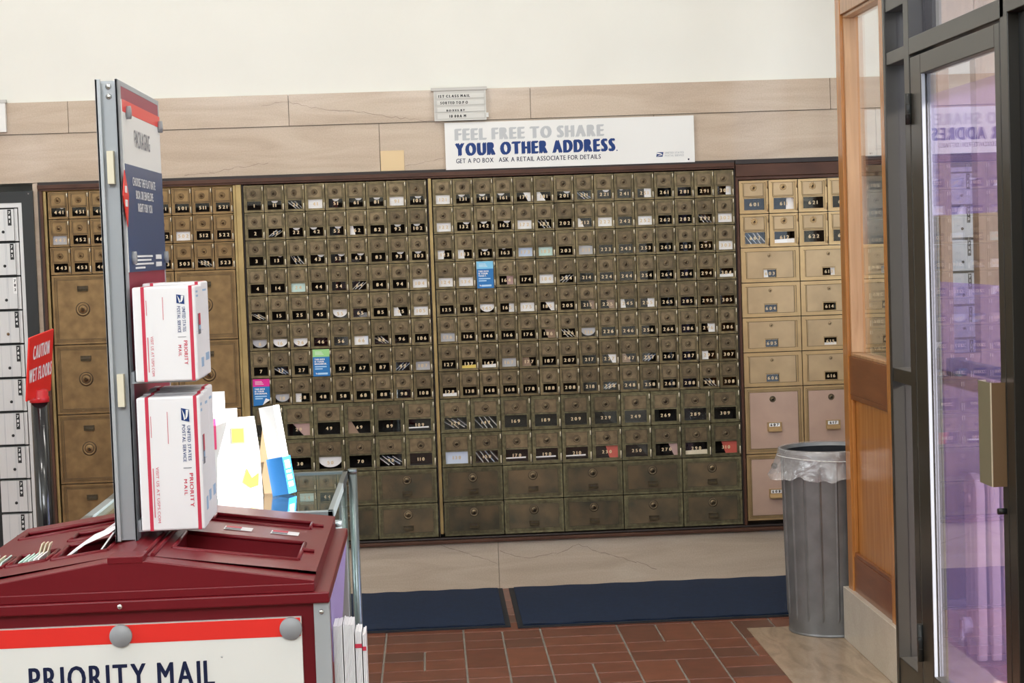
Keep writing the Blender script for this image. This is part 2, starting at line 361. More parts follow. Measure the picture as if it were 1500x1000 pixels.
# floor: quarry tiles 6 x 12 in. laid in square blocks
f = MB(); f.box(XL, XR, YF, 0.3, -0.06, -0.003, m_mortar)
tones = [0.5]*6
PX, PY, G = 0.308, 0.310, 0.007
rt = random.Random(3)
def tile(x0, x1, y0, y1):
    f.add([(x0,y0,-.003),(x1,y0,-.003),(x1,y1,-.003),(x0,y1,-.003),(x0+.002,y0+.002,0),(x1-.002,y0+.002,0),(x1-.002,y1-.002,0),(x0+.002,y1-.002,0)],
          [(4,5,6,7),(0,1,5,4),(1,2,6,5),(2,3,7,6),(3,0,4,7)], m_tile)
    tones.extend([min(1, max(0, rt.gauss(.5, .28)))]*5)
ix0 = math.floor((XL+.251)/PX); ix1 = math.ceil((XR+.251)/PX)
for i in range(ix0, ix1):
    for j in range(-1, 17):
        x = -.251+i*PX; y1_ = -.587+.310-j*PY; y0_ = y1_-PY; hx = PX/2; hy = PY/2
        if x < XL or x+PX > XR: continue
        k = rt.random(); g = G/2
        if (i, j) == (1, 3): k = 0.75          # the upright pair seen in front of the mats
        if (i, j) == (0, 3): k = 0.95
        if k < .55:
            tile(x+g, x+PX-g, y0_+g, y0_+hy-g); tile(x+g, x+PX-g, y0_+hy+g, y1_-g)
        elif k < .85:
            tile(x+g, x+hx-g, y0_+g, y1_-g); tile(x+hx+g, x+PX-g, y0_+g, y1_-g)
        else:
            for a in (0, hx):
                for b in (0, hy): tile(x+a+g, x+a+hx-g, y0_+b+g, y0_+b+hy-g)
fo = struct(f.build('floor'))
at = fo.data.attributes.new('tone', 'FLOAT', 'FACE')
for k, t in enumerate(tones): at.data[k].value = t

struct(MB().box(XL, XR, YF, .6, ZC, ZC+.1, m_ceil).build('ceiling'))
struct(MB().box(XL-.1, XL, YF, -6.5, -.05, ZC, m_wall).box(XL-.1, XL, -3.9, .6, -.05, ZC, m_wall).box(XL-.1, XL, -6.5, -3.9, -.05, 1.6, m_wall).box(XL-.1, XL, -6.5, -3.9, 3.6, ZC, m_wall).build('wall_left'))  # unseen opening added for the side fill light
# the mailbox wall: plaster above, niche behind the mailboxes
w = MB(); w.box(XL, XR, .30, .40, -.05, ZC, m_wall); w.box(XL, XR, .012, .30, 2.236, ZC, m_wall)
struct(w.build('wall_back'))
# marble facing: two courses above the boxes, pieces at the far left
w = MB()
def slabs(xs, z0, z1, y0=0.0, y1=.30):
    for a, b in zip(xs[:-1], xs[1:]): w.box(a+.0012, b-.0012, y0, y1, z0+.0012, z1-.0012, m_marble)
slabs((XL, -2.5, -1.585, -.62, .45, 1.795, XR), 2.10, 2.24, -.006)
slabs((XL, -2.6, -1.45, -.225, 1.0, 2.0, XR), 1.886, 2.10)
slabs((XL, -2.35), 0.215, 1.886); slabs((-1.757, -1.732), 0.215, 1.886)
w.box(XL, XR, .012, .29, 1.89, 2.236, m_joint)
def vein(pts, y, wd, mat=m_crack):
    for (x0, z0), (x1, z1) in zip(pts[:-1], pts[1:]):
        n_ = max(2, int(abs(x1-x0)/.02)); q = []
        for k in range(n_+1):
            t = k/n_; q.append((x0+(x1-x0)*t, z0+(z1-z0)*t+rt.uniform(-.005, .005)))
        for a, b in zip(q[:-1], q[1:]):
            h = wd*rt.uniform(.4, 1.0)
            w.quad((a[0], y, a[1]-h), (b[0], y, b[1]-h), (b[0], y, b[1]+h), (a[0], y, a[1]+h), mat)
vein([(-.74, 2.195), (-.62, 2.205), (-.48, 2.17), (-.33, 2.158), (-.17, 2.125), (.02, 2.102)], -.0066, .0012)
vein([(-1.09, 1.895), (-.98, 1.905), (-.87, 1.925), (-.72, 1.94)], -.0006, .0012)
vein([(-.115, 1.905), (-.03, 1.925), (.055, 1.935)], -.0006, .001)
vein([(.40, 1.25), (.5, 1.27)], .31, .001)
struct(w.build('trim_1'))
# marble skirting under the boxes
w = MB()
for a, b in ((XL, -1.1), (-1.1, .238), (.238, 1.9), (1.9, XR)): w.box(a+.001, b-.001, 0.0, .30, 0, .215, m_marble)
w.box(XL, XR, .012, .29, 0, .21, m_joint)
vein([(-.02, .205), (.10, .165), (.23, .118)], -.0006, .0016)
vein([(.245, .168), (.36, .132), (.50, .150), (.60, .185), (.74, .130), (.86, .095), (.95, .06)], -.0006, .0016)
struct(w.build('baseboard_back'))

# dark moulding round the boxes and the brass bars between the banks
def rail(x0, x1, z0, z1, name):
    t = MB(); h = z1-z0
    t.box(x0, x1, -.012, .05, z0+h*.62, z1, m_framed); t.box(x0, x1, -.022, .05, z0+h*.22, z0+h*.68, m_frame); t.box(x0, x1, -.016, .05, z0, z0+h*.30, m_frame)
    return struct(t.build(name, bevel=.002))
rail(-1.732, 1.352, 1.849, 1.888, 'trim_2')
t = MB(); t.box(-1.732, 2.20, -.030, .05, .217, .232, m_frame); t.box(-1.732, 2.20, -.016, .05, .232, .2425, m_framed); struct(t.build('trim_3', bevel=.003))
t = MB(); t.box(-1.732, -1.722, -.018, .05, .244, 1.849, m_framed); t.box(-1.722, -1.710, -.026, .05, .244, 1.849, m_frame); t.box(-1.710, -1.697, -.014, .05, .244, 1.846, m_bar); t.box(-1.71, -.88, -.012, .05, 1.8465, 1.8495, m_bar); struct(t.build('trim_4', bevel=.0015))
t = MB(); t.box(-.880, -.868, -.010, .05, .244, 1.8485, m_bar); t.box(-.867, -.843, -.020, .05, .244, 1.8485, m_bar); t.box(-.842, -.836, -.004, .05, .244, 1.8485, m_framed); struct(t.build('trim_5', bevel=.0015))
t = MB(); t.box(-.0225, -.0175, -.004, .05, .244, 1.8485, m_framed); t.box(-.0175, -.0035, -.016, .05, .26, 1.8485, m_bar); struct(t.build('trim_6', bevel=.0015))
t = MB(); t.box(1.3515, 1.3565, -.006, .05, .244, 1.888, m_framed); t.box(1.3565, 1.3675, -.018, .05, .244, 1.81, m_frame); struct(t.build('trim_7', bevel=.0015))
t = MB(); t.box(1.3575, 2.20, -.020, .05, 1.812, 1.866, m_frame); t.box(1.3575, 2.20, -.014, .05, 1.797, 1.811, m_frame); t.box(1.3575, 2.20, -.012, .05, 1.867, 1.888, m_framed); struct(t.build('trim_8', bevel=.002))
# wall strip right of the brass bank
t = MB(); t.box(2.20, 2.31, -.002, .3, .217, 1.886, m_marble); t.box(2.52, XR, -.002, .3, .217, 1.886, m_marble); struct(t.build('trim_9'))

# front wall behind the camera with three tall windows, right wall with the street entrance opening
w = MB(); xs = [XL]
for wx, hw, sl, hd in WIN: xs += [wx-hw, wx+hw]
xs.append(1.6)
for k in range(0, len(xs), 2): w.box(xs[k], xs[k+1], YF-.2, YF, 2.04, ZC, m_wall)
w.box(XL, 1.6, YF-.2, YF, -.05, 2.04, m_added_panelling)  # dark panelling added on the unseen wall to calm reflections in the panes
for wx, hw, sl, hd in WIN: w.box(wx-hw, wx+hw, YF-.2, YF, 2.04, sl, m_wall); w.box(wx-hw, wx+hw, YF-.2, YF, hd, ZC, m_wall)
struct(w.build('wall_front'))
for k, (wx, hw, sl, hd) in enumerate(WIN):
    w = MB()
    for a in (-hw+.02, 0, hw-.02): w.box(wx+a-.02, wx+a+.02, YF-.10, YF-.05, sl, hd, m_woodA)
    for z in (sl+.02, (sl+hd)/2, hd-.02): w.box(wx-hw, wx+hw, YF-.10, YF-.05, z-.02, z+.02, m_woodA)
    struct(w.build('window_%d' % (k+3)))
w = MB(); w.box(XR, XR+.1, YF, -6.2, -.05, ZC, m_wall); w.box(XR, XR+.1, -2.5, .6, -.05, ZC, m_wall); w.box(XR, XR+.1, -6.2, -2.5, 2.75, ZC, m_wall)
struct(w.build('wall_right'))
struct(MB().box(1.50, 1.60, YF, -4.50, -.05, ZC, m_wall).box(1.515, 1.585, -4.50, -1.345, 3.0, ZC, m_wall).build('wall_entrance'))  # unseen near wall added to stop the sun reaching the kiosk

# ---------------------------------------------------------------- wooden screen (plane x = 1.515) with glazed upper half
XS = 1.515
s = thing('wall_screen', None, None, (XS, -1.7, 0)); s['kind'] = 'structure'
def sb(name, parts, mat, bev=.002, par=s):
    b = MB()
    for p in parts: b.box(*p, mat)
    return b.build(name, par, bevel=bev)
Y0, Y1, YA, YB = -1.345, -2.035, -1.418, -1.985     # far edge, near edge, inside of the stiles
sb('stile', [(XS, XS+.07, YA, Y0, .20, 3.0)], m_woodA); sb('stile', [(XS, XS+.07, Y1, YB, .20, 3.0)], m_woodA)
sb('rail', [(XS+.006, XS+.064, YB, YA, .945, 1.085)], m_woodB)
sb('rail', [(XS+.006, XS+.064, YB, YA, .20, .335)], m_woodB)
sb('rail', [(XS+.002, XS+.068, YB, YA, 2.345, 3.0)], m_woodC)
sb('panel', [(XS+.022, XS+.048, YB, YA, .335, .945)], m_woodA)
b = MB(); 
for z0, z1 in ((.335, .350), (.925, .945)): b.box(XS+.008, XS+.022, YB, YA, z0, z1, m_woodB)
for y0, y1 in ((YA-.016, YA), (YB, YB+.014)): b.box(XS+.008, XS+.022, y0, y1, .350, .925, m_woodA)
b.build('panel_moulding', s, bevel=.003)
b = MB()
for z0, z1 in ((1.085, 1.098), (2.332, 2.345)): b.box(XS+.012, XS+.058, YB, YA, z0, z1, m_woodC)
for y0, y1 in ((YA-.014, YA), (YB, YB+.010)): b.box(XS+.012, XS+.058, y0, y1, 1.098, 2.332, m_woodC)
b.build('glazing_bead', s, bevel=.003)
MB().box(XS+.043, XS+.047, YB+.010, YA-.014, 1.098, 2.332, m_win).build('pane', s)
b = MB(); b.box(1.500, XS+.085, -2.085, -1.315, 0.0045, .205, m_marb2); b.build('marble_plinth', s, bevel=.002)
# a slim second post standing behind the first, as the glass shows it
# return screen further back on the far side of the glass door
s2 = thing('wall_screen', None, None, (1.89, -1.4, 0)); s2['kind'] = 'structure'
sb('stile', [(1.872, 1.915, -1.43, -1.36, .16, 3.0)], m_woodD, par=s2)
sb('stile', [(2.015, 2.100, -1.43, -1.36, .16, 3.0)], m_woodD, par=s2)
sb('rail', [(1.915, 2.015, -1.425, -1.365, .90, 1.08), (2.10, XR, -1.425, -1.365, .90, 1.08)], m_woodD, par=s2)
sb('rail', [(1.915, 2.015, -1.425, -1.365, 2.3, 3.0), (2.10, XR, -1.425, -1.365, 2.3, 3.0)], m_woodD, par=s2)
sb('panel', [(1.915, 2.015, -1.41, -1.38, .16, .90), (2.10, XR, -1.41, -1.38, .16, .90)], m_woodD, par=s2)
MB().box(1.915, 2.015, -1.397, -1.393, 1.08, 2.3, m_win).build('pane', s2); MB().box(2.10, XR, -1.397, -1.393, 1.08, 2.3, m_win).build('pane', s2)
MB().box(1.865, XR, -1.445, -1.35, 0, .16, m_marb2).build('marble_plinth', s2)

# ---------------------------------------------------------------- dark metal entrance front (plane x = 1.50)
XF, XB = 1.500, 1.585
d = thing('door_1', None, None, (XF, -2.86, 0)); d['kind'] = 'structure'
side = thing('window_1', None, None, (XF, -2.24, 0)); side['kind'] = 'structure'
def fb(name, parts, par, mat=m_blackm, bev=.0025):
    b = MB()
    for p in parts: b.box(*p, mat)
    return b.build(name, par, bevel=bev)
fb('jamb', [(XF, XB, -2.118, -2.090, 0, 3.2)], side); fb('mullion', [(XF, XB, -2.412, -2.352, 0, 3.2)], side)
fb('rail', [(XF+.004, XB, -2.352, -2.118, 2.088, 2.130)], side); fb('rail', [(XF+.004, XB, -2.352, -2.118, 1.045, 1.090)], side)
fb('rail', [(XF+.004, XB, -2.352, -2.118, 0.0, .115)], side); fb('rail', [(XF+.004, XB, -2.352, -2.118, 2.262, 2.32)], side)
fb('weather_strip', [(XF+.03, XF+.05, -2.352, -2.339, .115, 1.045), (XF+.03, XF+.05, -2.352, -2.339, 1.09, 2.088), (XF+.03, XF+.05, -2.352, -2.339, 2.13, 2.262)], side, m_alu, 0)  # pale strip put in for sun glare along the mullion
for z0, z1 in ((.115, 1.045), (1.09, 2.088), (2.13, 2.262), (2.32, 3.2)):
    MB().box(XF+.040, XF+.045, -2.352, -2.118, z0, z1, m_glassdoor).build('pane', side)
fb('transom_rail', [(XF, XB, -3.345, -2.412, 2.092, 2.145)], d); fb('jamb', [(XF, XB, -3.372, -3.312, 0, 3.2)], d)
MB().box(XF+.045, XF+.050, -3.312, -2.412, 2.145, 3.2, m_glassdoor).build('transom_pane', d)
fb('transom_bead', [(XF+.055, XB, -2.49, -2.412, 2.145, 3.2)], d)
# the leaf
fb('stile', [(XF, XF+.045, -2.540, -2.424, .012, 2.083)], d); fb('stile', [(XF, XF+.045, -3.306, -3.262, .012, 2.083)], d)
fb('rail', [(XF, XF+.045, -3.262, -2.540, 2.022, 2.083)], d); fb('rail', [(XF, XF+.045, -3.262, -2.540, .012, .150)], d)
b = MB(); b.box(XF+.002, XF+.012, -2.546, -2.540, .150, 2.022, m_disk); b.build('glazing_bead', d)
MB().box(XF+.016, XF+.020, -3.262, -2.540, .150, 2.022, m_glassdoor).build('pane', d)
MB().box(XF+.0212, XF+.0222, -3.262, -2.565, 1.585, 1.955, m_haze).build('tinted_film', d); MB().box(XF+.0212, XF+.0222, -3.262, -2.630, .155, 1.385, m_haze).build('tinted_film', d)  # sheets stand for sun haze, the clear gap for a shadow across it
for z0, z1 in ((1.875, 1.972), (.172, .290)):
    b = MB(); b.cyl((XF-.006, -2.420, z0), (XF-.006, -2.420, z1), .011, m_black, 14)
    for k in (1, 2): b.cyl((XF-.006, -2.420, z0+(z1-z0)*k/3-.001), (XF-.006, -2.420, z0+(z1-z0)*k/3+.001), .0115, m_blackm, 14)
    b.build('hinge', d)
b = MB(); b.box(XF-.041, XF-.037, -3.296, -3.196, .848, 1.128, m_olive); b.box(XF-.041, XF-.020, -3.196, -3.192, .848, 1.128, m_olive); b.box(XF-.041, XF-.038, -3.300, -3.296, .848, 1.128, m_hinge)
b.box(XF-.038, XF-.0005, -3.302, -3.298, .848, 1.128, m_tan)
b.build('pull_handle', d)
b = MB(); b.box(XF+.085, XF+.115, -3.235, -2.60, 1.105, 1.140, m_black); b.box(XF+.045, XF+.10, -2.63, -2.59, 1.095, 1.15, m_black); b.box(XF+.045, XF+.10, -3.24, -3.20, 1.095, 1.15, m_black); b.build('push_bar', d, bevel=.004)
b = MB(); b.cyl((XF, -3.284, .779), (XF-.022, -3.284, .779), .0085, m_black, 14); b.build('lock_knob', d)
# next dark leaf standing at the near side
d2 = thing('door_2', None, None, (XF, -3.8, 0)); d2['kind'] = 'structure'
fb('transom_rail', [(XF-.002, XB, -4.5, -3.372, 2.100, 2.40)], d2); fb('stile', [(XF+.03, XB, -3.560, -3.372, 0, 2.10)], d2, m_black); fb('stile', [(XF, XB, -4.5, -4.10, 0, 2.10)], d2)  # near stile, out of view, widened to cut the sun off the kiosk
fb('rail', [(XF+.02, XB, -4.10, -3.56, .012, .15)], d2); fb('rail', [(XF+.02, XB, -4.10, -3.56, 2.03, 2.10)], d2)
MB().box(XF+.05, XF+.054, -4.10, -3.56, .15, 2.03, m_glassdoor).build('pane', d2)  # unseen glazing added so the sun beam reaches the display case
# threshold slab
struct(MB().box(1.172, 1.860, -3.2, -1.060, -.002, .004, m_slab).build('trim_10', bevel=.0015))

# ================================================================== THE MAILBOXES
def small_door(w, h, win, border, panel, mframe, mpanel, bead=False):
    """door plate (local x 0..w, z 0..h, front towards -y) with window opening, raised border and sunk panel"""
    g = .0018; b = MB(); x0, x1, z0, z1 = win
    b.box(g, x0, -.004, .005, g, h-g, mframe); b.box(x1, w-g, -.004, .005, g, h-g, mframe)
    b.box(x0, x1, -.004, .005, g, z0, mframe); b.box(x0, x1, -.004, .005, z1, h-g, mframe)
    t = border
    b.box(g, w-g, -.0075, -.004, g, g+t, mframe); b.box(g, w-g, -.0075, -.004, h-g-t, h-g, mframe)
    b.box(g, g+t, -.0075, -.004, g+t, h-g-t, mframe); b.box(w-g-t, w-g, -.0075, -.004, g+t, h-g-t, mframe)
    f_ = .0028                                              # lip round the window
    for a in ((x0-f_, x0, z0-f_, z1+f_), (x1, x1+f_, z0-f_, z1+f_), (x0, x1, z0-f_, z0), (x0, x1, z1, z1+f_)): b.box(a[0], a[1], -.0072, -.004, a[2], a[3], mframe)
    px0, px1, pz0, pz1 = panel; k = .0022                   # raised line round the lock panel and the panel field
    for a in ((px0, px0+k, pz0, pz1), (px1-k, px1, pz0, pz1), (px0, px1, pz0, pz0+k), (px0, px1, pz1-k, pz1)): b.box(a[0], a[1], -.0062, -.004, a[2], a[3], mframe)
    if pz0 < z0:                                            # the window sits inside the panel
        for a in ((px0+k, x0-f_, pz0+k, pz1-k), (x1+f_, px1-k, pz0+k, pz1-k), (x0-f_, x1+f_, pz0+k, z0-f_), (x0-f_, x1+f_, z1+f_, pz1-k)): b.box(a[0], a[1], -.0046, -.004, a[2], a[3], mpanel)
    else: b.box(px0+k, px1-k, -.0046, -.004, pz0+k, pz1-k, mpanel)
    q = .0016                                               # shade painted as dark lines in the corners of the mouldings
    for a in ((px0-q, px0, pz0, pz1), (px0+k, px0+k+q, pz0+k, pz1-k), (px1, px1+q, pz0, pz1), (px1-k-q, px1-k, pz0+k, pz1-k), (px0, px1, pz0-q, pz0), (px0+k, px1-k, pz1-k-q, pz1-k), (px0+k, px1-k, pz0+k, pz0+k+q), (g+t, w-g-t, h-g-t-q, h-g-t), (w-g-t-q, w-g-t, g+t, h-g-t), (x0-f_, x1+f_, z1+f_, z1+f_+q)):
        b.box(a[0], a[1], -.00485, -.004, a[2], a[3], m_groove)
    if bead:
        n = int((h-.02)/.006)
        for i in range(n):
            z = .010+i*(h-.02)/(n-1)
            for x in (.0062, w-.0062): b.box(x-.0018, x+.0018, -.0088, -.0075, z-.0018, z+.0018, mframe)
        n = int((w-.02)/.006)
        for i in range(n):
            x = .010+i*(w-.02)/(n-1)
            for z in (.0062, h-.0062): b.box(x-.0018, x+.0018, -.0088, -.0075, z-.0018, z+.0018, mframe)
    return b.mesh('door')
def plain_door(w, h, m1, m2, bead=True, plate=None):
    g = .0020; b = MB(); b.box(g, w-g, -.004, .005, g, h-g, m1)
    def ring(i, t, y):
        for a in ((i, w-i, i, i+t), (i, w-i, h-i-t, h-i), (i, i+t, i+t, h-i-t), (w-i-t, w-i, i+t, h-i-t)): b.box(a[0], a[1], y, -.004, a[2], a[3], m1)
    ring(g, .010, -.0085); ring(.020, .003, -.0066)
    for i, t in ((.0120, .0014), (.0186, .0014), (.0230, .0016)):
        for a in ((i, w-i, i, i+t), (i, w-i, h-i-t, h-i), (i, i+t, i+t, h-i-t), (w-i-t, w-i, i+t, h-i-t)): b.box(a[0], a[1], -.0052, -.004, a[2], a[3], m_groove)
    b.box(.023, w-.023, -.0048, -.004, .023, h-.023, m2)
    if bead:
        n = int((w-.02)/.007)
        for i in range(n):
            x = .012+i*(w-.024)/(n-1)
            for z in (.015, h-.015): b.box(x-.002, x+.002, -.0072, -.004, z-.002, z+.002, m1)
        n = int((h-.05)/.007)
        for i in range(n):
            z = .022+i*(h-.044)/(n-1)
            for x in (.015, w-.015): b.box(x-.002, x+.002, -.0072, -.004, z-.002, z+.002, m1)
    return b.mesh('door')
def lock_mesh(c, r, mface, mring, petal=False):
    b = MB(); x, z = c
    b.lathe([(r, 0), (r, .0018), (r*.86, .0030), (r*.74, .0018), (r*.60, .0018), (r*.52, .0036), (r*.36, .0036), (r*.33, .0052), (.0001, .0056)], (x, -.0046, z), (0, -1, 0), mring, 20)
    if petal:
        for i in range(10):
            a = 2*pi*i/10; b.lathe([(r*.26, 0), (r*.26, .002), (.0001, .0026)], (x+r*cos(a), -.0046, z+r*sin(a)), (0, -1, 0), mring, 8)
    b.lathe([(r*.30, 0), (.0001, .0004)], (x, -.0102, z), (0, -1, 0), mface, 14)
    b.lathe([(r*1.10, 0), (r*.98, .0003)], (x, -.00485, z), (0, -1, 0), m_groove, 20, cap=False); b.lathe([(r*.70, 0), (r*.61, .0003)], (x, -.0066, z), (0, -1, 0), m_groove, 20, cap=False)
    b.box(x-r*.055, x+r*.055, -.0110, -.0100, z-r*.22, z+r*.10, m_hole)
    b.lathe([(r*.10, 0), (.0001, .0003)], (x, -.0107, z+r*.06), (0, -1, 0), m_hole, 10)
    return b.mesh('lock')
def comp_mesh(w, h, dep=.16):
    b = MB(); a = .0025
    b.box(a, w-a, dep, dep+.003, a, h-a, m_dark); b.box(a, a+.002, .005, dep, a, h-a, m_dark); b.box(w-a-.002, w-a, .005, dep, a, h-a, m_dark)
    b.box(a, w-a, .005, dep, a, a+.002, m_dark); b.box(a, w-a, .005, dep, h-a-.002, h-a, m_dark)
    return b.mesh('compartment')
def pane_mesh(win): b = MB(); b.box(win[0]-.001, win[1]+.001, .0002, .0014, win[2]-.001, win[3]+.001, m_win); return b.mesh('window_pane')
def hinge_mesh(w, h, lo, hi, mat=None):
    b = MB(); b.lathe([(.0026, 0), (.0026, (hi-lo)*h)], (w-.0052, -.0092, lo*h), (0, 0, 1), mat or m_hinge, 8); b.box(w-.0026, w+.0010, -.0078, -.004, (lo-.01)*h, (hi+.01)*h, m_groove)  # dark strip beside the barrel drawn as its shadow
    return b.mesh('hinge')
def plate_mesh(c, w, h, mat, out=.010):
    """projecting label holder with a sloped finger pull"""
    b = MB(); x, z = c
    b.box(x-w/2, x+w/2, -.0075, -.004, z-h/2, z+h/2, mat)
    b.prism([(-.0075, z-h*.10), (-.0075-out, z-h*.42), (-.0075-out, z-h*.55), (-.0075, z-h*.55)], 'x', x-w*.46, x+w*.46, mat)
    b.box(x-w/2, x+w/2, -.0105, -.0075, z+h*.40, z+h/2, mat); b.box(x-w/2, x-w/2+.002, -.0105, -.0075, z-h*.3, z+h*.45, mat); b.box(x+w/2-.002, x+w/2, -.0105, -.0075, z-h*.3, z+h*.45, mat)
    return b.mesh('label_holder')

WW, HS, HM, ZT = .09, .1225, .1540, 1.8455
ZB9 = ZT-8*HS                                               # foot of the eight rows of small boxes
HL = (ZB9-2*HM-.2465)/2
KIND = {}
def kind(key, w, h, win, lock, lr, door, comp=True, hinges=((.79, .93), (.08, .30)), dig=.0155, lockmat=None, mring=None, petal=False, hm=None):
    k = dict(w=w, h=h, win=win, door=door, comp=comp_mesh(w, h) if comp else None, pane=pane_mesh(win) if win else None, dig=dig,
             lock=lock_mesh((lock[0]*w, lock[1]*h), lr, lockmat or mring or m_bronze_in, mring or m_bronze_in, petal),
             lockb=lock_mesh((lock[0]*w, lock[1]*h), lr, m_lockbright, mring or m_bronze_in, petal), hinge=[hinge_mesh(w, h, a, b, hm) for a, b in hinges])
    KIND[key] = k
def wrect(w, h, x0, x1, t0, t1): return (x0*w, x1*w, h*(1-t1), h*(1-t0))
w_ = wrect(WW, HS, .165, .855, .585, .905)
kind('small', WW, HS, w_, (.48, .68), .0125, small_door(WW, HS, w_, .005, (.012, WW-.012, HS*.455, HS*.915), m_bronze, m_bronze_in))
kind('smallg', WW, HS, w_, (.48, .68), .0125, small_door(WW, HS, w_, .005, (.012, WW-.012, HS*.455, HS*.915), m_gold, m_gold), mring=m_gold)
WM = .135; w_ = wrect(WM, HM, .125, .865, .545, .900)
kind('medium', WM, HM, w_, (.50, .69), .0150, small_door(WM, HM, w_, .004, (.016, WM-.016, HM*.475, HM*.905), m_verd, m_bronze_in, bead=True), dig=.0150)
WL = .27
kind('large', WL, HL, None, (.50, .68), .0195, plain_door(WL, HL, m_verd, m_pan2), comp=False, hinges=())
KIND['large']['plate'] = plate_mesh((.5*WL, .30*HL), .045, .020, m_bronze_dk)
HX = .309
kind('tall', WL, HX, None, (.49, .50), .0290, plain_door(WL, HX, m_gold, m_gold), comp=False, hinges=(), mring=m_gold)
KIND['tall']['plate'] = plate_mesh((.50*WL, .80*HX), .046, .022, m_bronze_dk)
WN, HN = .1335, .151; w_ = wrect(WN, HN, .17, .86, .545, .885)
kind('brass', WN, HN, w_, (.50, .775), .0125, small_door(WN, HN, w_, .010, (.020, WN-.020, HN*.51, HN*.93), m_brass, m_brass2), lockmat=m_hole, mring=m_brass, petal=True, hinges=((.74, .95), (.06, .26)), hm=m_brass, dig=.0165)
WB_, HB_ = .267, .157; w_ = wrect(WB_, HB_, .385, .60, .64, .855)
kind('brasswide', WB_, HB_, w_, (.49, .765), .0075, small_door(WB_, HB_, w_, .016, (.026, WB_-.026, HB_*.10, HB_*.90), m_brass, m_brass2), lockmat=m_hole, mring=m_brass2, hinges=((.0, .004),), hm=m_brass, dig=.0150)
HT = .3025
kind('brasstall', WB_, HT, None, (.48, .815), .0130, plain_door(WB_, HT, m_brass, m_pinkpan, bead=False), comp=False, lockmat=m_hole, mring=m_bronze_in, hinges=())
KIND['brasstall']['plate'] = plate_mesh((.50*WB_, .405*HT), .066, .040, m_brass, .016)

def num_mesh(s, c, h, mat, y=-.0012, bold=.03, w=None):
    b = MB(); text(b, s, (c[0], y, c[1]-h/2), X_, Z_, w, h, mat, bold, 'c', track=.30, lift=0); return b.mesh('box_number')
BRIGHT = {4, 66, 88, 1, 91, 172, 181, 211, 267, 287, 134, 189, 205, 208}
BOXAT = {}
def mailbox(key, n, x, z, label, group, shift=0):
    k = KIND[key]; t = thing('mailbox', label, 'mailbox', (x, 0, z), group)
    link('door', k['door'], t)
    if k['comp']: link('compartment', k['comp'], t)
    if k['pane']: link('window_pane', k['pane'], t)
    link('lock', k['lockb'] if n in BRIGHT else k['lock'], t)
    for hm in k['hinge']: link('hinge', hm, t)
    if n:
        if k['win']:
            x0, x1, z0, z1 = k['win']; link('box_number', num_mesh(str(n), ((x0+x1)/2+shift, (z0+z1)/2), k['dig'], m_digit), t)
        elif 'plate' in k:
            lp = link('label_holder', k['plate'], t)
            vs = [v.co for v in k['plate'].vertices]; cx = sum(v.x for v in vs)/len(vs)
            top = max(v.z for v in vs); lo = min(v.z for v in vs); br = key == 'brasstall'
            if br:
                b = MB(); b.box(cx-.024, cx+.024, -.0085, -.0075, top-.020, top-.004, m_env[0]); tg = b.build('paper_slip'); tg.parent = t
            link('box_number', num_mesh(str(n), (cx, top-.012 if br else (lo+top)/2+.0015), .012 if br else .0085, m_digitdk, -.0088 if br else -.0080, .045), t)
    BOXAT[n] = (key, x, z)
    return t
COLS_L = (0, 10, 20, 40, 50, 60, 80, 90, 100); XLft = -.8352
COLS_R = (120, 130, 140, 160, 170, 180, 200, 210, 220, 240, 250, 260, 280, 290, 300)
for cols, xb, bank in ((COLS_L, XLft, 'left'), (COLS_R, 0.0, 'right')):
    for c, base in enumerate(cols):
        for r in range(8):
            n = base+r+1
            mailbox('small', n, xb+c*WW, ZT-(r+1)*HS, 'small aged bronze mailbox with window numbered %d in gilt digits' % n, 'small bronze mailboxes of the middle banks')
MED = {'left': ((9, 29, 49, 69, 89, 109), (10, 30, 50, 70, 90, 110)), 'right': ((129, 149, 169, 189, 209, 229, 249, 269, 289, 309), (130, 150, 170, 190, 210, 230, 250, 270, 290, 310))}
for bank, xb in (('left', XLft), ('right', 0.0)):
    for r, row in enumerate(MED[bank]):
        for c, n in enumerate(row):
            mailbox('medium', n, xb+c*WM, ZB9-(r+1)*HM, 'wide greenish bronze mailbox with window numbered %d near the bottom' % n, 'wide windowed mailboxes above the drawers')
LAR = {'left': ((31, 71, 111), (32, 72, 112)), 'right': ((151, 191, 231, 271, 311), (152, 192, 232, 272, 312))}
for bank, xb in (('left', XLft), ('right', 0.0)):
    for r, row in enumerate(LAR[bank]):
        for c, n in enumerate(row):
            pos = ('upper', 'lower')[r]; cc = ('hidden behind the display case', 'partly behind the display case', 'left of the brass bar')[c] if bank == 'left' else ('first', 'second', 'third', 'fourth', 'last')[c]+' right of the brass bar'
            mailbox('large', n, xb+c*WL, ZB9-2*HM-(r+1)*HL, 'large windowless bronze mailbox, %s bottom row, %s' % (pos, cc), 'large windowless mailboxes of the bottom rows')
XFL = -1.692
for c in range(9):
    for r in range(3):
        n = 441+10*c+r; mailbox('smallg', n, XFL+c*WW, ZT-(r+1)*HS, 'small warm bronze mailbox with window numbered %d at far left' % n, 'small mailboxes of the far left bank')
for c in (0, 1, 2):
    for r in range(4):
        n = 531+r+10*c; pl = ('beside the caution sign', 'behind the maroon panel', 'left of the brass bar')[c]
        mailbox('tall', n, XFL+c*WL, ZT-3*HS-(r+1)*HX, 'tall plain bronze mailbox %s, %s from the top' % (pl, ('first', 'second', 'third', 'fourth')[r]), 'tall plain mailboxes of the far left bank')
XN = 1.3705; ZN = 1.7945
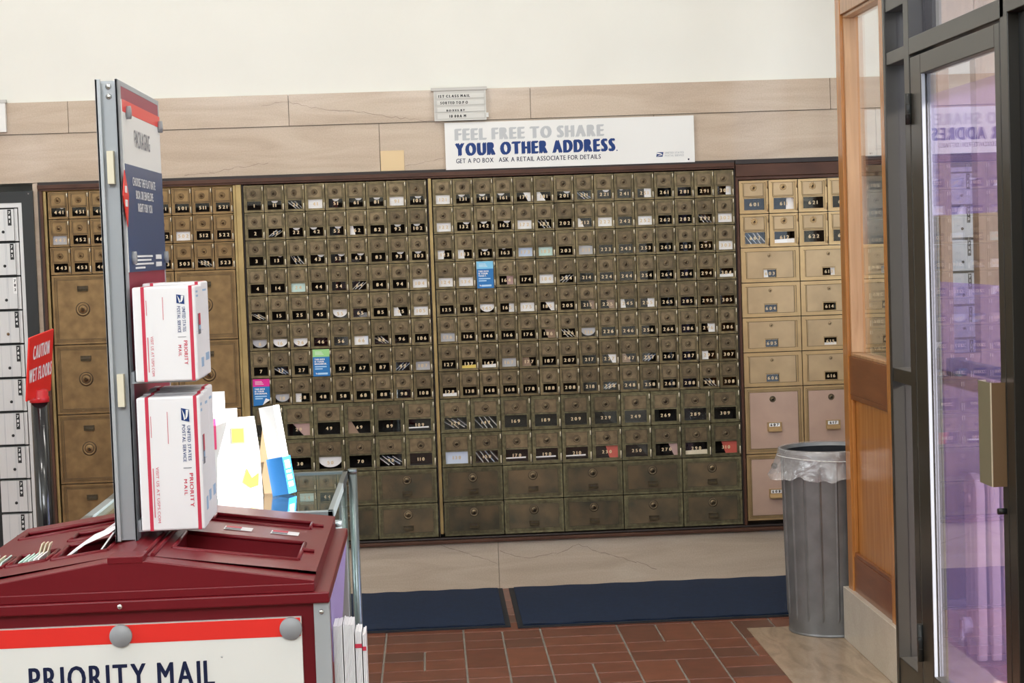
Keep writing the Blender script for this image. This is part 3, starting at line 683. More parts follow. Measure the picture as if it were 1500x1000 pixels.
for c in range(6):
    for r in range(2):
        if c > 3: continue
        n = 601+10*c+r; mailbox('brass', n, XN+c*WN, ZN-(r+1)*HN, 'small bright brass mailbox with window numbered %d right of the brown moulding' % n, 'small bright brass mailboxes')
NB = {0: (603, 604, 605, 606, 607, 608), 1: (613, 614, 615, 616, 617, 618), 2: (623, 624, 625, 626, 627, 628)}
for c in range(3):
    for r in range(6):
        n = NB[c][r]; x = XN+c*WB_
        if r < 4: mailbox('brasswide', n, x, ZN-2*HN-(r+1)*HB_, 'wide bright brass mailbox with a small window numbered %d' % n, 'wide bright brass mailboxes')
        elif not (c == 2 and r == 5): mailbox('brasstall', n, x, ZN-2*HN-4*HB_-(r-3)*HT, 'tall brass mailbox with pinkish panel and paper slip numbered %d' % n, 'tall pinkish brass mailboxes')

# aluminium mailboxes: far left bank and the one seen through the glass door
def alu_kind(w, h):
    b = MB(); b.box(.004, w-.022, -.012, .02, .006, h-.006, m_alu)
    for x in (.035, .075, w-.060): b.box(x, x+.0012, -.0126, -.012, .006, h-.006, m_alud)
    dr = b.mesh('door')
    b = MB(); b.box(w-.020, w-.0165, -.009, .02, .004, h-.004, m_alu); b.box(w-.0150, w-.0050, -.011, .02, .004, h-.004, m_alu)
    b.box(w-.0165, w-.0150, -.004, .02, .004, h-.004, m_black); b.box(w-.022, w-.020, -.006, .02, .004, h-.004, m_black)
    fr = b.mesh('frame_strip')
    b = MB(); b.lathe([(.0065, 0), (.0065, .002), (.004, .003), (.0001, .003)], (w-.070, -.012, h*.30), (0, -1, 0), m_black, 14); lk = b.mesh('lock')
    b = MB(); b.lathe([(.0065, 0), (.0065, .002), (.004, .003), (.0001, .003)], (w-.070, -.012, h*.30), (0, -1, 0), m_tan, 14); lb = b.mesh('lock')
    return dr, fr, lk, lb
AK = alu_kind(.14, .1498)
def alu_box(x1, z0, n, label, group, white=False, dx=0):
    w, h = .14, .1498; t = thing('mailbox', label, 'mailbox', (x1-w, 0, z0), group)
    link('door', AK[0], t); link('frame_strip', AK[1], t); link('lock', AK[3] if n == 784 else AK[2], t)
    b = MB(); xx = w-.040+dx; b.box(xx-.008, xx+.008, -.0128, -.012, h*.48, h*.95, m_white if white else m_black)
    for i, ch in enumerate(str(n)):
        text(b, ch, (xx, -.0130, h*(.82-.13*i)), X_, Z_, None, .012, m_ink if white else m_white, .03, 'c')
    link('number_strip', b.mesh('number_strip'), t)
for k in range(11):
    n = 781+k; alu_box(-1.8195, 1.781-(k+1)*.1498, n, 'pale aluminium mailbox with vertical number strip %d at the left edge' % n, 'aluminium mailboxes at the left edge', n == 783, (0, .004, .010, .010, .010, .010, -.006, -.006, -.006, -.006, -.006)[k])
for k in range(9):
    n = 712+k; alu_box(2.449, 1.80-(k+1)*.1498, n, 'pale aluminium mailbox %d seen through the glass door' % n, 'aluminium mailboxes behind the glass door')
def alu_trim(name, x0, x1, ztop, ln):
    t = MB(); t.box(x0, x0+.010, -.010, .05, .1, ztop, m_alu) if ln else None
    t.box(x1-.016, x1, -.013, .05, .1, ztop, m_alu); t.box(x0, x1-.016, -.013, .05, ztop-.020, ztop, m_alu)
    t.box(x1, x1+.050, -.016, .05, .1, ztop+.050, m_black); t.box(x0-(.05 if ln else 0), x1, -.016, .05, ztop, ztop+.050, m_black)
    if ln: t.box(x0-.05, x0, -.016, .05, .1, ztop, m_black)
    t.box(x0, x1, .020, .05, .1, ztop-.01, m_black)
    t.lathe([(.003, 0), (.0001, .002)], (x1+.032, -.016, ztop+.038), (0, -1, 0), m_white, 8)
    return struct(t.build(name))
alu_trim('trim_11', -2.4, -1.8035, 1.802, False)
alu_trim('trim_12', 2.300, 2.468, 1.822, True)

# ------------------------------------------------------------------ mail behind the windows
ML = {}
def put(s, ty, col=0):
    for a in s.split(): ML[int(a)] = (ty, col)
put('41 91 104 105 66 122 302 222 252 303 124 134 175 172 121', 'full'); put('107 213 126 167 442', 'full', 1); put('24 183', 'full', 7); put('130 173', 'full', 3); put('184 502', 'full', 0)
put('16 26 55 145 16 42', 'round'); put('6 18 216', 'round', 1)
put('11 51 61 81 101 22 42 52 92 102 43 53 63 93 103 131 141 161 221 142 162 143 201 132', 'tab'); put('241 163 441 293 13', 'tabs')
put('171 181 251 62 28 95 185 245 255 297 296 123 133 212 227 461 612', 'half'); put('225 215 247 177 186 69', 'half', 8); put('29 164', 'half', 4)
put('147 128 612 304', 'low'); put('170 190 210 109', 'strip'); put('129 149', 'stripes'); put('137', 'low', 6)
put('21 12 23 5 64 86 17 97 182 211 292 204 206 150 90 228 257 298 513 602 8', 'stripes'); put('301 165', 'side'); put('290', 'low', 2); put('270', 'half', 4); put('230 310', 'half', 5); put('50', 'round', 0); put('631 611', 'side'); put('603 613', 'half'); put('615', 'low'); put('623', 'full', 1)
rm = random.Random(11); CN = ['white', 'grey', 'cream', 'pale blue', 'pinkish', 'red', 'yellow', 'pale mint', 'brown', 'dark blue']
def mail(n, ty, ci):
    if n not in BOXAT or n in (47, 8, 144): return
    key, bx, bz = BOXAT[n]; k = KIND[key]
    if not k['win']: return
    x0, x1, z0, z1 = k['win']; W = x1-x0; H = z1-z0; zf = .0048; mt = m_env[ci]
    x0 += bx; x1 += bx; z0 += bz; z1 += bz; B = bz+zf
    def card(pts, y=.0028, th=.0015, name='envelope', lab=None, m=mt, grp='mail lying inside the windowed mailboxes'):
        b = MB(); b.prism(pts, 'y', y, y+th, m); cx = sum(p[0] for p in pts)/len(pts); zz = min(p[1] for p in pts)
        return tag(b.build(name, None, (cx, y, zz)), lab, 'mail', grp)
    if ty == 'full': card([(x0-.004, B), (x1+.004, B), (x1+.004, z1-rm.uniform(-.004, .003)), (x0-.003, z1+.004)], lab='%s envelope filling the window of mailbox %d' % (CN[ci], n))
    elif ty == 'round':
        cx = (x0+x1)/2; pts = [(cx+W*.56*cos(a), z1-.002-H*.86*sin(a)) for a in [pi*i/12 for i in range(13)]]
        pts[0] = (x1, z1+.003); pts[-1] = (x0, z1+.003)
        pts += [(x0, B)] if False else []
        card(pts[::-1], lab='curled %s magazine behind the window of mailbox %d' % (CN[ci], n), name='magazine')
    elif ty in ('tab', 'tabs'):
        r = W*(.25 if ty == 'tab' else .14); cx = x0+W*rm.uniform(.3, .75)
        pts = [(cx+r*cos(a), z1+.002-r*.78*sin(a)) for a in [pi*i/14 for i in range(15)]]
        card([(cx+r, z1+.006)]+pts+[(cx-r, z1+.006)], y=.004, name='paper_tab', lab='white half-round paper tab hanging in the window of mailbox %d' % n, m=m_env[0])  # white half disc put in for a patch of light in the window
    elif ty == 'half':
        a = rm.uniform(.35, .8); bq = rm.uniform(.1, .5); fl = rm.random() < .5
        pts = [(x0-.003, B), (x0+W*a, B), (x0+W*bq, z1+.002), (x0-.003, z1+.002)] if fl else [(x1+.003, z1+.002), (x1-W*a, z1+.002), (x1-W*bq, B), (x1+.003, B)]
        card(pts, lab='%s letter slanting across the window of mailbox %d' % (CN[ci], n), name='letter')
    elif ty == 'low': card([(x0-.004, B), (x1+.003, B), (x1+.003, z0+H*.38), (x0-.003, z0+H*.30)], lab='%s letter low in the window of mailbox %d' % (CN[ci], n), name='letter')
    elif ty == 'strip': card([(x0-.004, z0+H*.22), (x1-W*.1, z0+H*.24), (x1-W*.1, z0+H*.36), (x0-.004, z0+H*.32)], lab='thin white envelope edge in the window of mailbox %d' % n)
    elif ty == 'side': card([(x0+W*.62, B), (x1+.004, B), (x1+.004, z1+.002), (x0+W*.66, z1+.002)], y=.007, lab='white card at the right side of the window of mailbox %d' % n, name='letter')
    elif ty == 'stripes':
        an = radians(rm.choice([-42, -36, 36, 44, 52])); cnt = 3 if W < .08 else 4; cx, cz = (x0+x1)/2, (z0+z1)/2-.002
        for i in range(cnt):
            b = MB(); off = (i-(cnt-1)/2)*W*.24; c2 = m_env[rm.choice([0, 0, 0, 3, 1, 2])]
            b.xf = Matrix.Translation((cx+off, .010, cz)) @ Matrix.Rotation(an+rm.uniform(-.1, .1), 4, 'Y')
            ln = H*.62; b.box(-ln, ln, 0, .085, -.0011, .0013, c2)
            tag(b.build('envelope', None, (cx+off, .010, cz)), '%s slanting edge-on envelope behind the window of mailbox %d' % ((('leftmost', 'middle', 'rightmost') if cnt == 3 else ('leftmost', 'second', 'third', 'rightmost'))[i], n), 'mail', 'mail lying inside the windowed mailboxes')
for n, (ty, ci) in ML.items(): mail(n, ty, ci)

# ------------------------------------------------------------------ promotional cards on three doors
def promo(x, z, mtop, what, word, ww, curl=False):
    t = thing('promotional_card', what, 'card', (x, -.011, z), 'promotional cards hung on the mailboxes')
    w, h = .074, .1195; x0 = x-w/2; b = MB()
    if curl: b.prism([(x0, z), (x0+w*.55, z+.004), (x0+w, z+.026), (x0+w, z+h*.72), (x0, z+h*.72)], 'y', -.013, -.0115, m_cblue)
    else: b.box(x0, x0+w, -.013, -.0115, z, z+h*.72, m_cblue)
    b.build('blue_field', t)
    MB().box(x0, x0+w, -.013, -.0115, z+h*.72, z+h, mtop).build('coloured_band', t)
    b = MB()
    for i, s_ in enumerate(('THIS BOX', 'IS YOUR')): text(b, s_, (x0+.007, -.0131, z+h*(.60-.085*i)), X_, Z_, .046-.004*i, .0072, m_white, .05)
    text(b, word, (x0+.007, -.0131, z+h*.43), X_, Z_, ww, .0072, m_white, .05)
    b.build('headline', t)
    b = MB()
    for i, q in enumerate((.052, .034)): b.box(x0+.008, x0+.008+q, -.01335, -.01305, z+h*(.335-.08*i), z+h*(.375-.08*i), m_ctext)
    if not curl: b.box(x0+.012, x0+.064, -.01335, -.01305, z+h*.06, z+h*.13, m_ctext); eagle(b, (x0+.009, -.0133, z+h*.055), X_, Z_, .012, .010, m_cblue, m_white)
    for i in range(3): b.box(x0+.010, x0+.048-.004*i, -.01335, -.01305, z+h*(.80+.05*i), z+h*(.815+.05*i), m_white)
    b.build('small_print', t)
    if curl: MB().prism([(x0+w*.55, z+.004), (x0+w, z+.026), (x0+w*.74, z+.034)], 'y', -.0165, -.0155, m_white).build('curled_corner', t)
promo(XLft+3.5*WW, ZT-7*HS+.001, m_cgreen, 'green and blue promotional card hung over a mailbox below number 46', 'NEIGHBOR.', .056)
promo(XLft+.5*WW, ZT-8*HS+.001, m_cpink, 'magenta and blue promotional card with a curled corner at lower left', 'DOORMAN.', .056, True)
promo(2.5*WW-.003, ZT-4*HS-.001, m_clight, 'light blue promotional card hung over a mailbox below number 143', 'VAULT.', .036)

# ------------------------------------------------------------------ signs on the wall
t = thing('banner_sign', 'long white banner inviting customers to share their other address, above mailboxes', 'sign', (.62, -.012, 1.883))
MB().box(.065, 1.176, -.016, -.008, 1.884, 2.091, m_board).build('board', t)
b = MB(); text(b, 'FEEL FREE TO SHARE', (.108, -.0162, 2.012), X_, Z_, .665, .053, m_lgrey, .065, track=.06); b.build('grey_line', t)
b = MB(); text(b, 'YOUR OTHER ADDRESS', (.108, -.0162, 1.944), X_, Z_, .714, .057, m_navy, .07, track=.05); b.box(.826, .831, -.0168, -.0162, 1.944, 1.949, m_navy); b.build('blue_line', t)
b = MB(); text(b, 'GET A PO BOX', (.111, -.0162, 1.912), X_, Z_, .166, .021, m_navyd, .012); text(b, 'ASK A RETAIL ASSOCIATE FOR DETAILS', (.300, -.0162, 1.912), X_, Z_, .455, .021, m_navyd, .012); b.build('small_line', t)
b = MB(); eagle(b, (1.003, -.0162, 1.912), X_, Z_, .033, .020, m_navy, m_board)
text(b, 'UNITED STATES', (1.042, -.0162, 1.9245), X_, Z_, .085, .0085, m_lgrey, .03); text(b, 'POSTAL SERVICE', (1.042, -.0162, 1.912), X_, Z_, .085, .0085, m_lgrey, .03)
b.lathe([(.004, 0), (.0001, .0004)], (1.148, -.0162, 1.897), (0, -1, 0), m_navyd, 10); b.build('emblem', t)

t = thing('letter_board', 'small grey changeable letter board about first class mail at top of marble', 'sign', (.138, -.006, 2.098))
MB().box(.022, .252, -.026, -.008, 2.100, 2.232, m_lett).build('board', t)
MB().box(.010, .258, -.030, -.008, 2.232, 2.247, m_lett).build('top_rail', t, bevel=.002)
b = MB()
for x0, x1, z0, z1 in ((.022, .026, 2.100, 2.232), (.248, .252, 2.100, 2.232), (.026, .248, 2.100, 2.104)): b.box(x0, x1, -.029, -.026, z0, z1, m_strip)
b.build('border', t)
for i, (s_, x, wd) in enumerate((('1ST CLASS MAIL', .042, .140), ('SORTED TO P O', .050, .122), ('BOXES BY', .076, .082), ('10 00A M', .088, .074))):
    z = 2.207-.0295*i; b = MB(); b.box(.036, .244, -.0285, -.026, z-.009, z+.011, m_strip); k = b.build('letter_strip', t)
    b = MB(); text(b, s_, (x, -.0287, z-(.005 if i != 2 else .0075)), X_, Z_, wd, .0125 if i != 2 else .009, m_ink, .05, track=.26); b.build('letters', t)
MB().box(.252, .262, -.020, -.008, 2.112, 2.132, m_board).build('side_tab', t)
t = MB(); t.box(-.223, -.119, -.0035, -.0005, 1.889, 1.978, m_yellow); tag(t.build('paper_note', None, (-.17, -.002, 1.889)), 'square yellowed paper note stuck on marble left of the white banner', 'paper')
t = MB(); t.box(-2.2, -1.851, -.030, -.008, 2.112, 2.250, m_board); t.box(-2.2, -1.846, -.034, -.008, 2.238, 2.252, m_lett)
tag(t.build('wall_sign', None, (-2.0, -.01, 2.112)), 'white sign board cut off by the upper left edge', 'sign')

# ================================================================== THE KIOSK
def sub(mb, name, par, rootpos): o = mb.build(name, None, tuple(rootpos)); o.parent = par; o.location = (0, 0, 0); return o
KX, KX0, KX1, KY0, KY1 = -.628, -1.012, -.244, -4.60, -3.82
k = thing('display_kiosk', 'maroon plastic mail supplies kiosk with sloping top in the foreground', 'kiosk', (KX, -4.2, 0))
b = MB(); b.box(KX0+.030, KX1-.030, KY0+.008, KY1-.01, .03, .870, m_maroon); b.build('body', k)
for x0, x1 in ((KX1-.030, KX1), (KX0, KX0+.030)):
    for y0, y1 in ((KY0, KY0+.028), (KY1-.03, KY1)):
        b = MB(); b.box(x0, x1, y0, y1, 0, .870, m_alud); lg = b.build('leg', k, bevel=.0015)
        if y0 == KY0:
            sc = MB(); sc.lathe([(.0052, 0), (.0048, .0022), (.0026, .0036), (.0001, .004)], ((x0+x1)/2, y0, .850), (0, -1, 0), m_steel, 14); sub(sc, 'screw', lg, k.location)
# lip and pediment
def ztop(x): return .918+.050*max(0, 1-abs(x-KX)/.362)
b = MB(); b.box(KX0-.002, KX1+.002, KY0-.010, KY1+.002, .868, .8895, m_maroon); b.build('lip', k, bevel=.003)
b = MB()
pts = [(KX0+.026, .8895), (KX1-.026, .8895), (KX1-.026, .912), (KX+.040, .962), (KX-.040, .962), (KX0+.026, .912)]
b.prism(pts, 'y', KY0, KY0+.060, m_maroon)
b.prism([(KX-.034, .958), (KX+.034, .958), (KX+.034, .9725), (KX-.034, .9725)], 'y', KY0-.001, KY0+.060, m_maroon)
b.box(KX0+.026, KX1-.026, KY0-.004, KY0, .8895, .907, m_maroon)
b.build('pediment', k, bevel=.0035)
sc = MB(); sc.lathe([(.0052, 0), (.0048, .0022), (.0026, .0036), (.0001, .004)], (KX-.012, KY0-.010, .8785), (0, -1, 0), m_steel, 14); sc.build('screw', k)
# sloping trays: grid of cells with slots left open, slot walls going down
def tray(name, xa, xb, ya, yb, slots, rims):
    b = MB(); xs = sorted({xa, xb} | {v for s_ in slots for v in s_[:2]}); ys = sorted({ya, yb} | {v for s_ in slots for v in s_[2:4]})
    for i in range(len(xs)-1):
        for j in range(len(ys)-1):
            cx, cy = (xs[i]+xs[i+1])/2, (ys[j]+ys[j+1])/2
            if any(s_[0] < cx < s_[1] and s_[2] < cy < s_[3] for s_ in slots): continue
            b.quad((xs[i], ys[j], ztop(xs[i])), (xs[i+1], ys[j], ztop(xs[i+1])), (xs[i+1], ys[j+1], ztop(xs[i+1])), (xs[i], ys[j+1], ztop(xs[i])), m_maroon)
    for x0, x1, y0, y1, dp in slots:
        za, zb = ztop(x0), ztop(x1); zl = min(za, zb)-dp
        b.quad((x0,y0,za),(x1,y0,zb),(x1,y0,zl),(x0,y0,zl), m_maroon); b.quad((x0,y1,za),(x1,y1,zb),(x1,y1,zl),(x0,y1,zl), m_maroon)
        b.quad((x0,y0,za),(x0,y1,za),(x0,y1,zl),(x0,y0,zl), m_maroon); b.quad((x1,y0,zb),(x1,y1,zb),(x1,y1,zl),(x1,y0,zl), m_maroon)
        b.quad((x0,y0,zl),(x1,y0,zl),(x1,y1,zl),(x0,y1,zl), m_maroon)
        r_ = .006                                            # rounded rim round the slot
        ring = [(x0,y0,za),(x1,y0,zb),(x1,y1,zb),(x0,y1,za)]
        for p, q in zip(ring, ring[1:]+ring[:1]): b.cyl(p, q, r_*.75, m_maroon, 8)
    b.quad((xa,ya,.8895),(xa,yb,.8895),(xa,yb,ztop(xa)),(xa,ya,ztop(xa)), m_maroon); b.quad((xb,ya,.8895),(xb,yb,.8895),(xb,yb,ztop(xb)),(xb,ya,ztop(xb)), m_maroon)
    b.quad((xa,yb,.8895),(xb,yb,.8895),(xb,yb,ztop(xb)),(xa,yb,ztop(xa)), m_maroon)
    return b.build(name, k)
RS = [(-.560, -.312, -4.440, -4.235, .075), (-.530, -.314, -4.045, -3.955, .055)]
LS = [(-.985, -.905, -4.430, -4.300, .055), (-.893, -.815, -4.430, -4.300, .055), (-.800, -.690, -4.440, -4.270, .07), (-.815, -.690, -4.195, -4.095, .06), (-.960, -.690, -4.015, -3.930, .055)]
tray('tray', KX+.0, KX1-.026, KY0+.055, KY1+.0, RS, 0)
tray('tray', KX0+.026, KX, KY0+.055, KY1+.0, LS, 0)
b = MB()
for y in (-4.335, -4.00):                                     # moulded pull notch at the slot ends
    b.cyl((-.311, y, ztop(-.311)+.003), (-.286, y, ztop(-.286)+.003), .0055, m_maroon, 10, .003)
for x in (-.600, -.585): b.cyl((x, KY0+.06, ztop(x)+.001), (x, KY1, ztop(x)+.001), .0045, m_maroon, 8)
b.build('tray_ridge', k)
for x in (-.462, -.362):
    b = MB(); U = Vector((.030, 0, ztop(x+.03)-ztop(x))); C = Vector((x, -4.155, ztop(x)+.0012))
    for dy, hh, mt in ((0, .046, m_card), (.026, .020, m_redp), (.004, .018, m_greyphoto)):
        a0 = C+Vector((0, dy, .0004 if dy else 0)); b.quad(a0-U*1.0*(1 if not dy else .9), a0+U*(1 if not dy else .2), a0+U*(1 if not dy else .2)+Vector((0, hh, 0)), a0-U*(1 if not dy else .9)+Vector((0, hh, 0)), mt)
    b.build('slot_label', k)
# front sign of the kiosk
fs = MB(); fs.box(KX0+.01, -.298, KY0-.0045, KY0+.008, .28, .842, m_board); fsn = fs.build('front_sign', k)
b = MB(); b.box(KX0+.01, -.300, KY0-.0052, KY0-.0045, .806, .8415, m_red); sub(b, 'red_band', fsn, k.location)
b = MB(); text(b, 'PRIORITY MAIL', (-.819, KY0-.0046, .7185), X_, Z_, .352, .0505, m_navyd, .02, track=.13, lift=.0006); b.lathe([(.0022, 0), (.0001, .0003)], (-.452, KY0-.0046, .772), (0, -1, 0), m_lgrey, 8); sub(b, 'lettering', fsn, k.location)
for x in (-.641, -.318):
    b = MB(); b.lathe([(.0215, 0), (.0215, .006), (.0200, .0085), (.0001, .0085)], (x, KY0-.0046, .8215), (0, -1, 0), m_disk, 32); b.build('cap', k)
# ---- mailers in the side pockets (right side of the kiosk)
b = MB(); b.box(KX1+.001, KX1+.090, KY0+.06, KY1-.06, .38, .392, m_maroon); b.build('side_pocket', k)
def mailers(x0, x1, y0, y1, zt, lab, red=False):
    t = thing('mailer_stack', lab, 'mailers', ((x0+x1)/2, (y0+y1)/2, .392), 'stacks of flat mailers on the kiosk side')
    b = MB(); n = max(2, int((x1-x0)/.0028))
    for i in range(n):
        a = x0+(x1-x0)*i/n; q = rt.uniform(0, .0035); b.box(a+.0002, a+(x1-x0)/n-.0003, y0+rt.uniform(0, .002), y1, .3925, zt-q, m_card)
    b.build('mailers', t)
    if red: MB().box(x0-.0005, x1+.0005, y0-.001, y0, zt-.034, zt-.026, m_redp).build('red_stripe', t)
mailers(-.2415, -.2240, KY0+.050, KY0+.130, .812, 'first stack of flat white mailers against the kiosk side')
mailers(-.2225, -.2020, KY0+.060, KY0+.140, .812, 'second and thickest stack of flat white mailers beside the kiosk')
mailers(-.2005, -.1880, KY0+.075, KY0+.15, .794, 'third stack of white mailers with a wide dark red stripe', True)
mailers(-.1865, -.1800, KY0+.085, KY0+.16, .786, 'outermost thin stack of white mailers with a dark red mark', True)
b = MB(); b.prism([(KY0+.03, .8675), (KY0+.05, .74), (KY0+.16, .80), (KY0+.20, .71), (KY0+.46, .76), (KY1-.08, .8675)], 'x', KX1+.0004, KX1+.0016, m_lavender)
tag(b.build('lavender_sheet', None, (KX1-.004, -4.2, .74)), 'lavender paper sheet with pointed ends hanging behind the white mailers', 'paper')

# ---- leaflets in the trays
def leaflet(pts, th, mt, lab, nm='leaflet', grp=None, yaw=0):
    """curved sheet: pts are (x, y0, y1, z) stations along its length"""
    b = MB(); vs = []
    for x, y0, y1, z in pts: vs += [(x, y0, z), (x, y1, z), (x+th, y1, z-th*.3), (x+th, y0, z-th*.3)]
    n = len(pts); fs = [(0,1,2,3), tuple(4*(n-1)+i for i in (3,2,1,0))]
    for i in range(n-1):
        for j in range(4): fs.append((4*i+j, 4*(i+1)+j, 4*(i+1)+(j+1)%4, 4*i+(j+1)%4))
    b.add(vs, fs, mt); p = pts[0]
    return tag(b.build(nm, None, (p[0], p[1], p[3])), lab, 'leaflet', grp)
leaflet([(-.797, -4.42, -4.30, .880), (-.780, -4.41, -4.29, .945), (-.745, -4.40, -4.275, .968), (-.700, -4.38, -4.27, .985), (-.690, -4.37, -4.27, .992)], .004, m_card, 'large curved white leaflet leaning in the front left tray pocket')
leaflet([(-.735, -4.40, -4.30, .890), (-.712, -4.39, -4.30, .955), (-.690, -4.37, -4.28, .985)], .003, m_card, 'white sheet standing closest to the grey post in the front pocket')
leaflet([(-.772, -4.185, -4.13, .890), (-.750, -4.18, -4.12, .955), (-.715, -4.17, -4.12, .978), (-.690, -4.16, -4.12, .990)], .004, m_card, 'curved white leaflet sticking out of the middle left tray pocket')
leaflet([(-.745, -4.15, -4.11, .890), (-.722, -4.14, -4.11, .952), (-.705, -4.14, -4.11, .962)], .003, m_greyphoto, 'dark grey card tucked behind the curved leaflet in the middle pocket')
for i in range(5):
    x = -.885+.010*i; leaflet([(x, -4.42, -4.32, .870), (x+.006, -4.415, -4.315, .925), (x+.012, -4.41, -4.31, .938+.002*i)], .0025, m_env[7] if i < 3 else m_env[0], 'pale green form standing in the second pocket from the left edge', 'form', 'forms in the second left pocket')
for i in range(4):
    x = -.960+.012*i; leaflet([(x, -4.42, -4.33, .865), (x+.008, -4.41, -4.32, .920), (x+.014, -4.40, -4.31, .938)], .0025, m_env[7] if i % 2 else m_env[2], 'pale form standing in the leftmost kiosk pocket at the photo edge', 'form', 'forms in the leftmost pocket')
for i in range(3):
    x = -.855+.008*i; leaflet([(x, -4.335, -4.31, .880), (x+.006, -4.33, -4.305, .945), (x+.012, -4.33, -4.305, .962)], .0025, m_env[2], 'cream form sticking up highest in the second left pocket', 'form', 'cream forms in the second left pocket')
leaflet([(-.375, -4.30, -4.245, .845), (-.345, -4.30, -4.245, .852)], .05, m_card, 'white packet lying at the bottom of the right front slot', 'packet')

# ---- the double-sided panel standing on the ridge
p = thing('sign_panel', 'tall grey framed maroon sign panel standing on the kiosk ridge', 'sign panel', (-.660, -4.1, .965))
PA, PB, ZT_, ZB_ = -4.372, -3.815, 1.900, .9655
b = MB()
b.box(-.6845, -.6795, PA, PA+.040, ZB_, ZT_, m_alud); b.box(-.6445, -.6395, PA, PA+.040, ZB_, ZT_, m_alud); b.box(-.6795, -.6445, PA+.016, PA+.022, ZB_, ZT_-.006, m_alud)
for x in (-.6845, -.6445): b.box(x, x+.011 if x < -.66 else x+.005, PA, PA+.006, ZB_, ZT_, m_alud)
b.build('channel_post', p, bevel=.001)
b = MB(); b.box(-.6845, -.6395, PB-.014, PB, ZB_, ZT_, m_alud); b.build('channel_post', p, bevel=.001)
b = MB(); b.box(-.6845, -.6395, PA+.04, PB-.014, ZT_-.011, ZT_, m_alud); b.build('top_rail', p, bevel=.001)
for x0, x1 in ((-.6425, -.6400), (-.6840, -.6815)): MB().box(x0, x1, PA+.04, PB-.014, ZB_, ZT_-.011, m_maroonp).build('maroon_sheet', p)
for z in (1.886, 1.866):
    b = MB(); b.lathe([(.0062, 0), (.0058, .002), (.0035, .0032), (.0001, .0034)], (-.660, PA+.016, z), (0, -1, 0), m_steel, 14); b.build('screw', p)
for z0, z1 in ((1.690, 1.756), (1.240, 1.306)): MB().box(-.6665, -.6535, PA-.004, PA+.016, z0, z1, m_foam).build('foam_strip', p)
# printed sign on its right face
sx = -.6370
b = MB(); b.box(-.6398, sx, -4.340, -3.832, 1.511, 1.862, m_board); sg = b.build('packaging_sign', p)
def yz(y0, y1, z0, z1, mt, nm, lift=.0008):
    q = MB(); q.box(sx, sx+lift, y0, y1, z0, z1, mt); return sub(q, nm, sg, p.location)
yz(-4.340, -3.832, 1.837, 1.862, m_red, 'red_band'); yz(-4.340, -3.832, 1.511, 1.732, m_navyp, 'navy_field')
b = MB(); text(b, 'PACKAGING', (sx+.0012, -4.105, 1.772), Y_, Z_, .205, .038, m_greyphoto, .008, 'c', track=.14)
for i, s_ in enumerate(('CHOOSE THE FLAT RATE', 'BOX OR ENVELOPE', 'RIGHT FOR YOU')): text(b, s_, (sx+.0012, -4.105, 1.690-.0265*i), Y_, Z_, (.31, .235, .195)[i], .0185, m_white, .02, 'c')
for i in range(4): b.add([(sx+.0014, -4.27, 1.541-.008*i), (sx+.0014, -4.27+(.24, .22, .25, .13)[i], 1.541-.008*i), (sx+.0014, -4.27+(.24, .22, .25, .13)[i], 1.545-.008*i), (sx+.0014, -4.27, 1.545-.008*i)], [(0,1,2,3)], m_white)
b.box(sx+.0012, sx+.0015, -3.985, -3.90, 1.520, 1.530, m_white); b.box(sx+.0012, sx+.0015, -3.985, -3.90, 1.536, 1.546, m_white)
sub(b, 'lettering', sg, p.location)
for y, z in ((-4.290, 1.838), (-3.852, 1.838), (-4.300, 1.540), (-3.848, 1.540)):
    b = MB(); b.lathe([(.0135, 0), (.0135, .009), (.0001, .009)], (sx, y, z), (1, 0, 0), m_disk, 18); b.build('cap', p)
b = MB(); b.prism([(-4.388, 1.666), (-4.358, 1.718), (-4.318, 1.668), (-4.346, 1.603)], 'x', sx+.001, sx+.0024, m_red)
for z0, z1, yh in ((1.672, 1.686, .012), (1.644, 1.658, .014)): b.box(sx+.0024, sx+.0028, -4.353-yh, -4.353+yh, z0, z1, m_white)
b.build('diamond_sticker', p)
for z in (1.289, .986):
    b = MB(); b.box(-.6400, -.510, -4.36, -4.17, z-.004, z-.0003, m_alud); b.box(-.6400, -.6335, -4.36, -4.17, z, z+.02, m_alud); b.build('bracket_shelf', p)

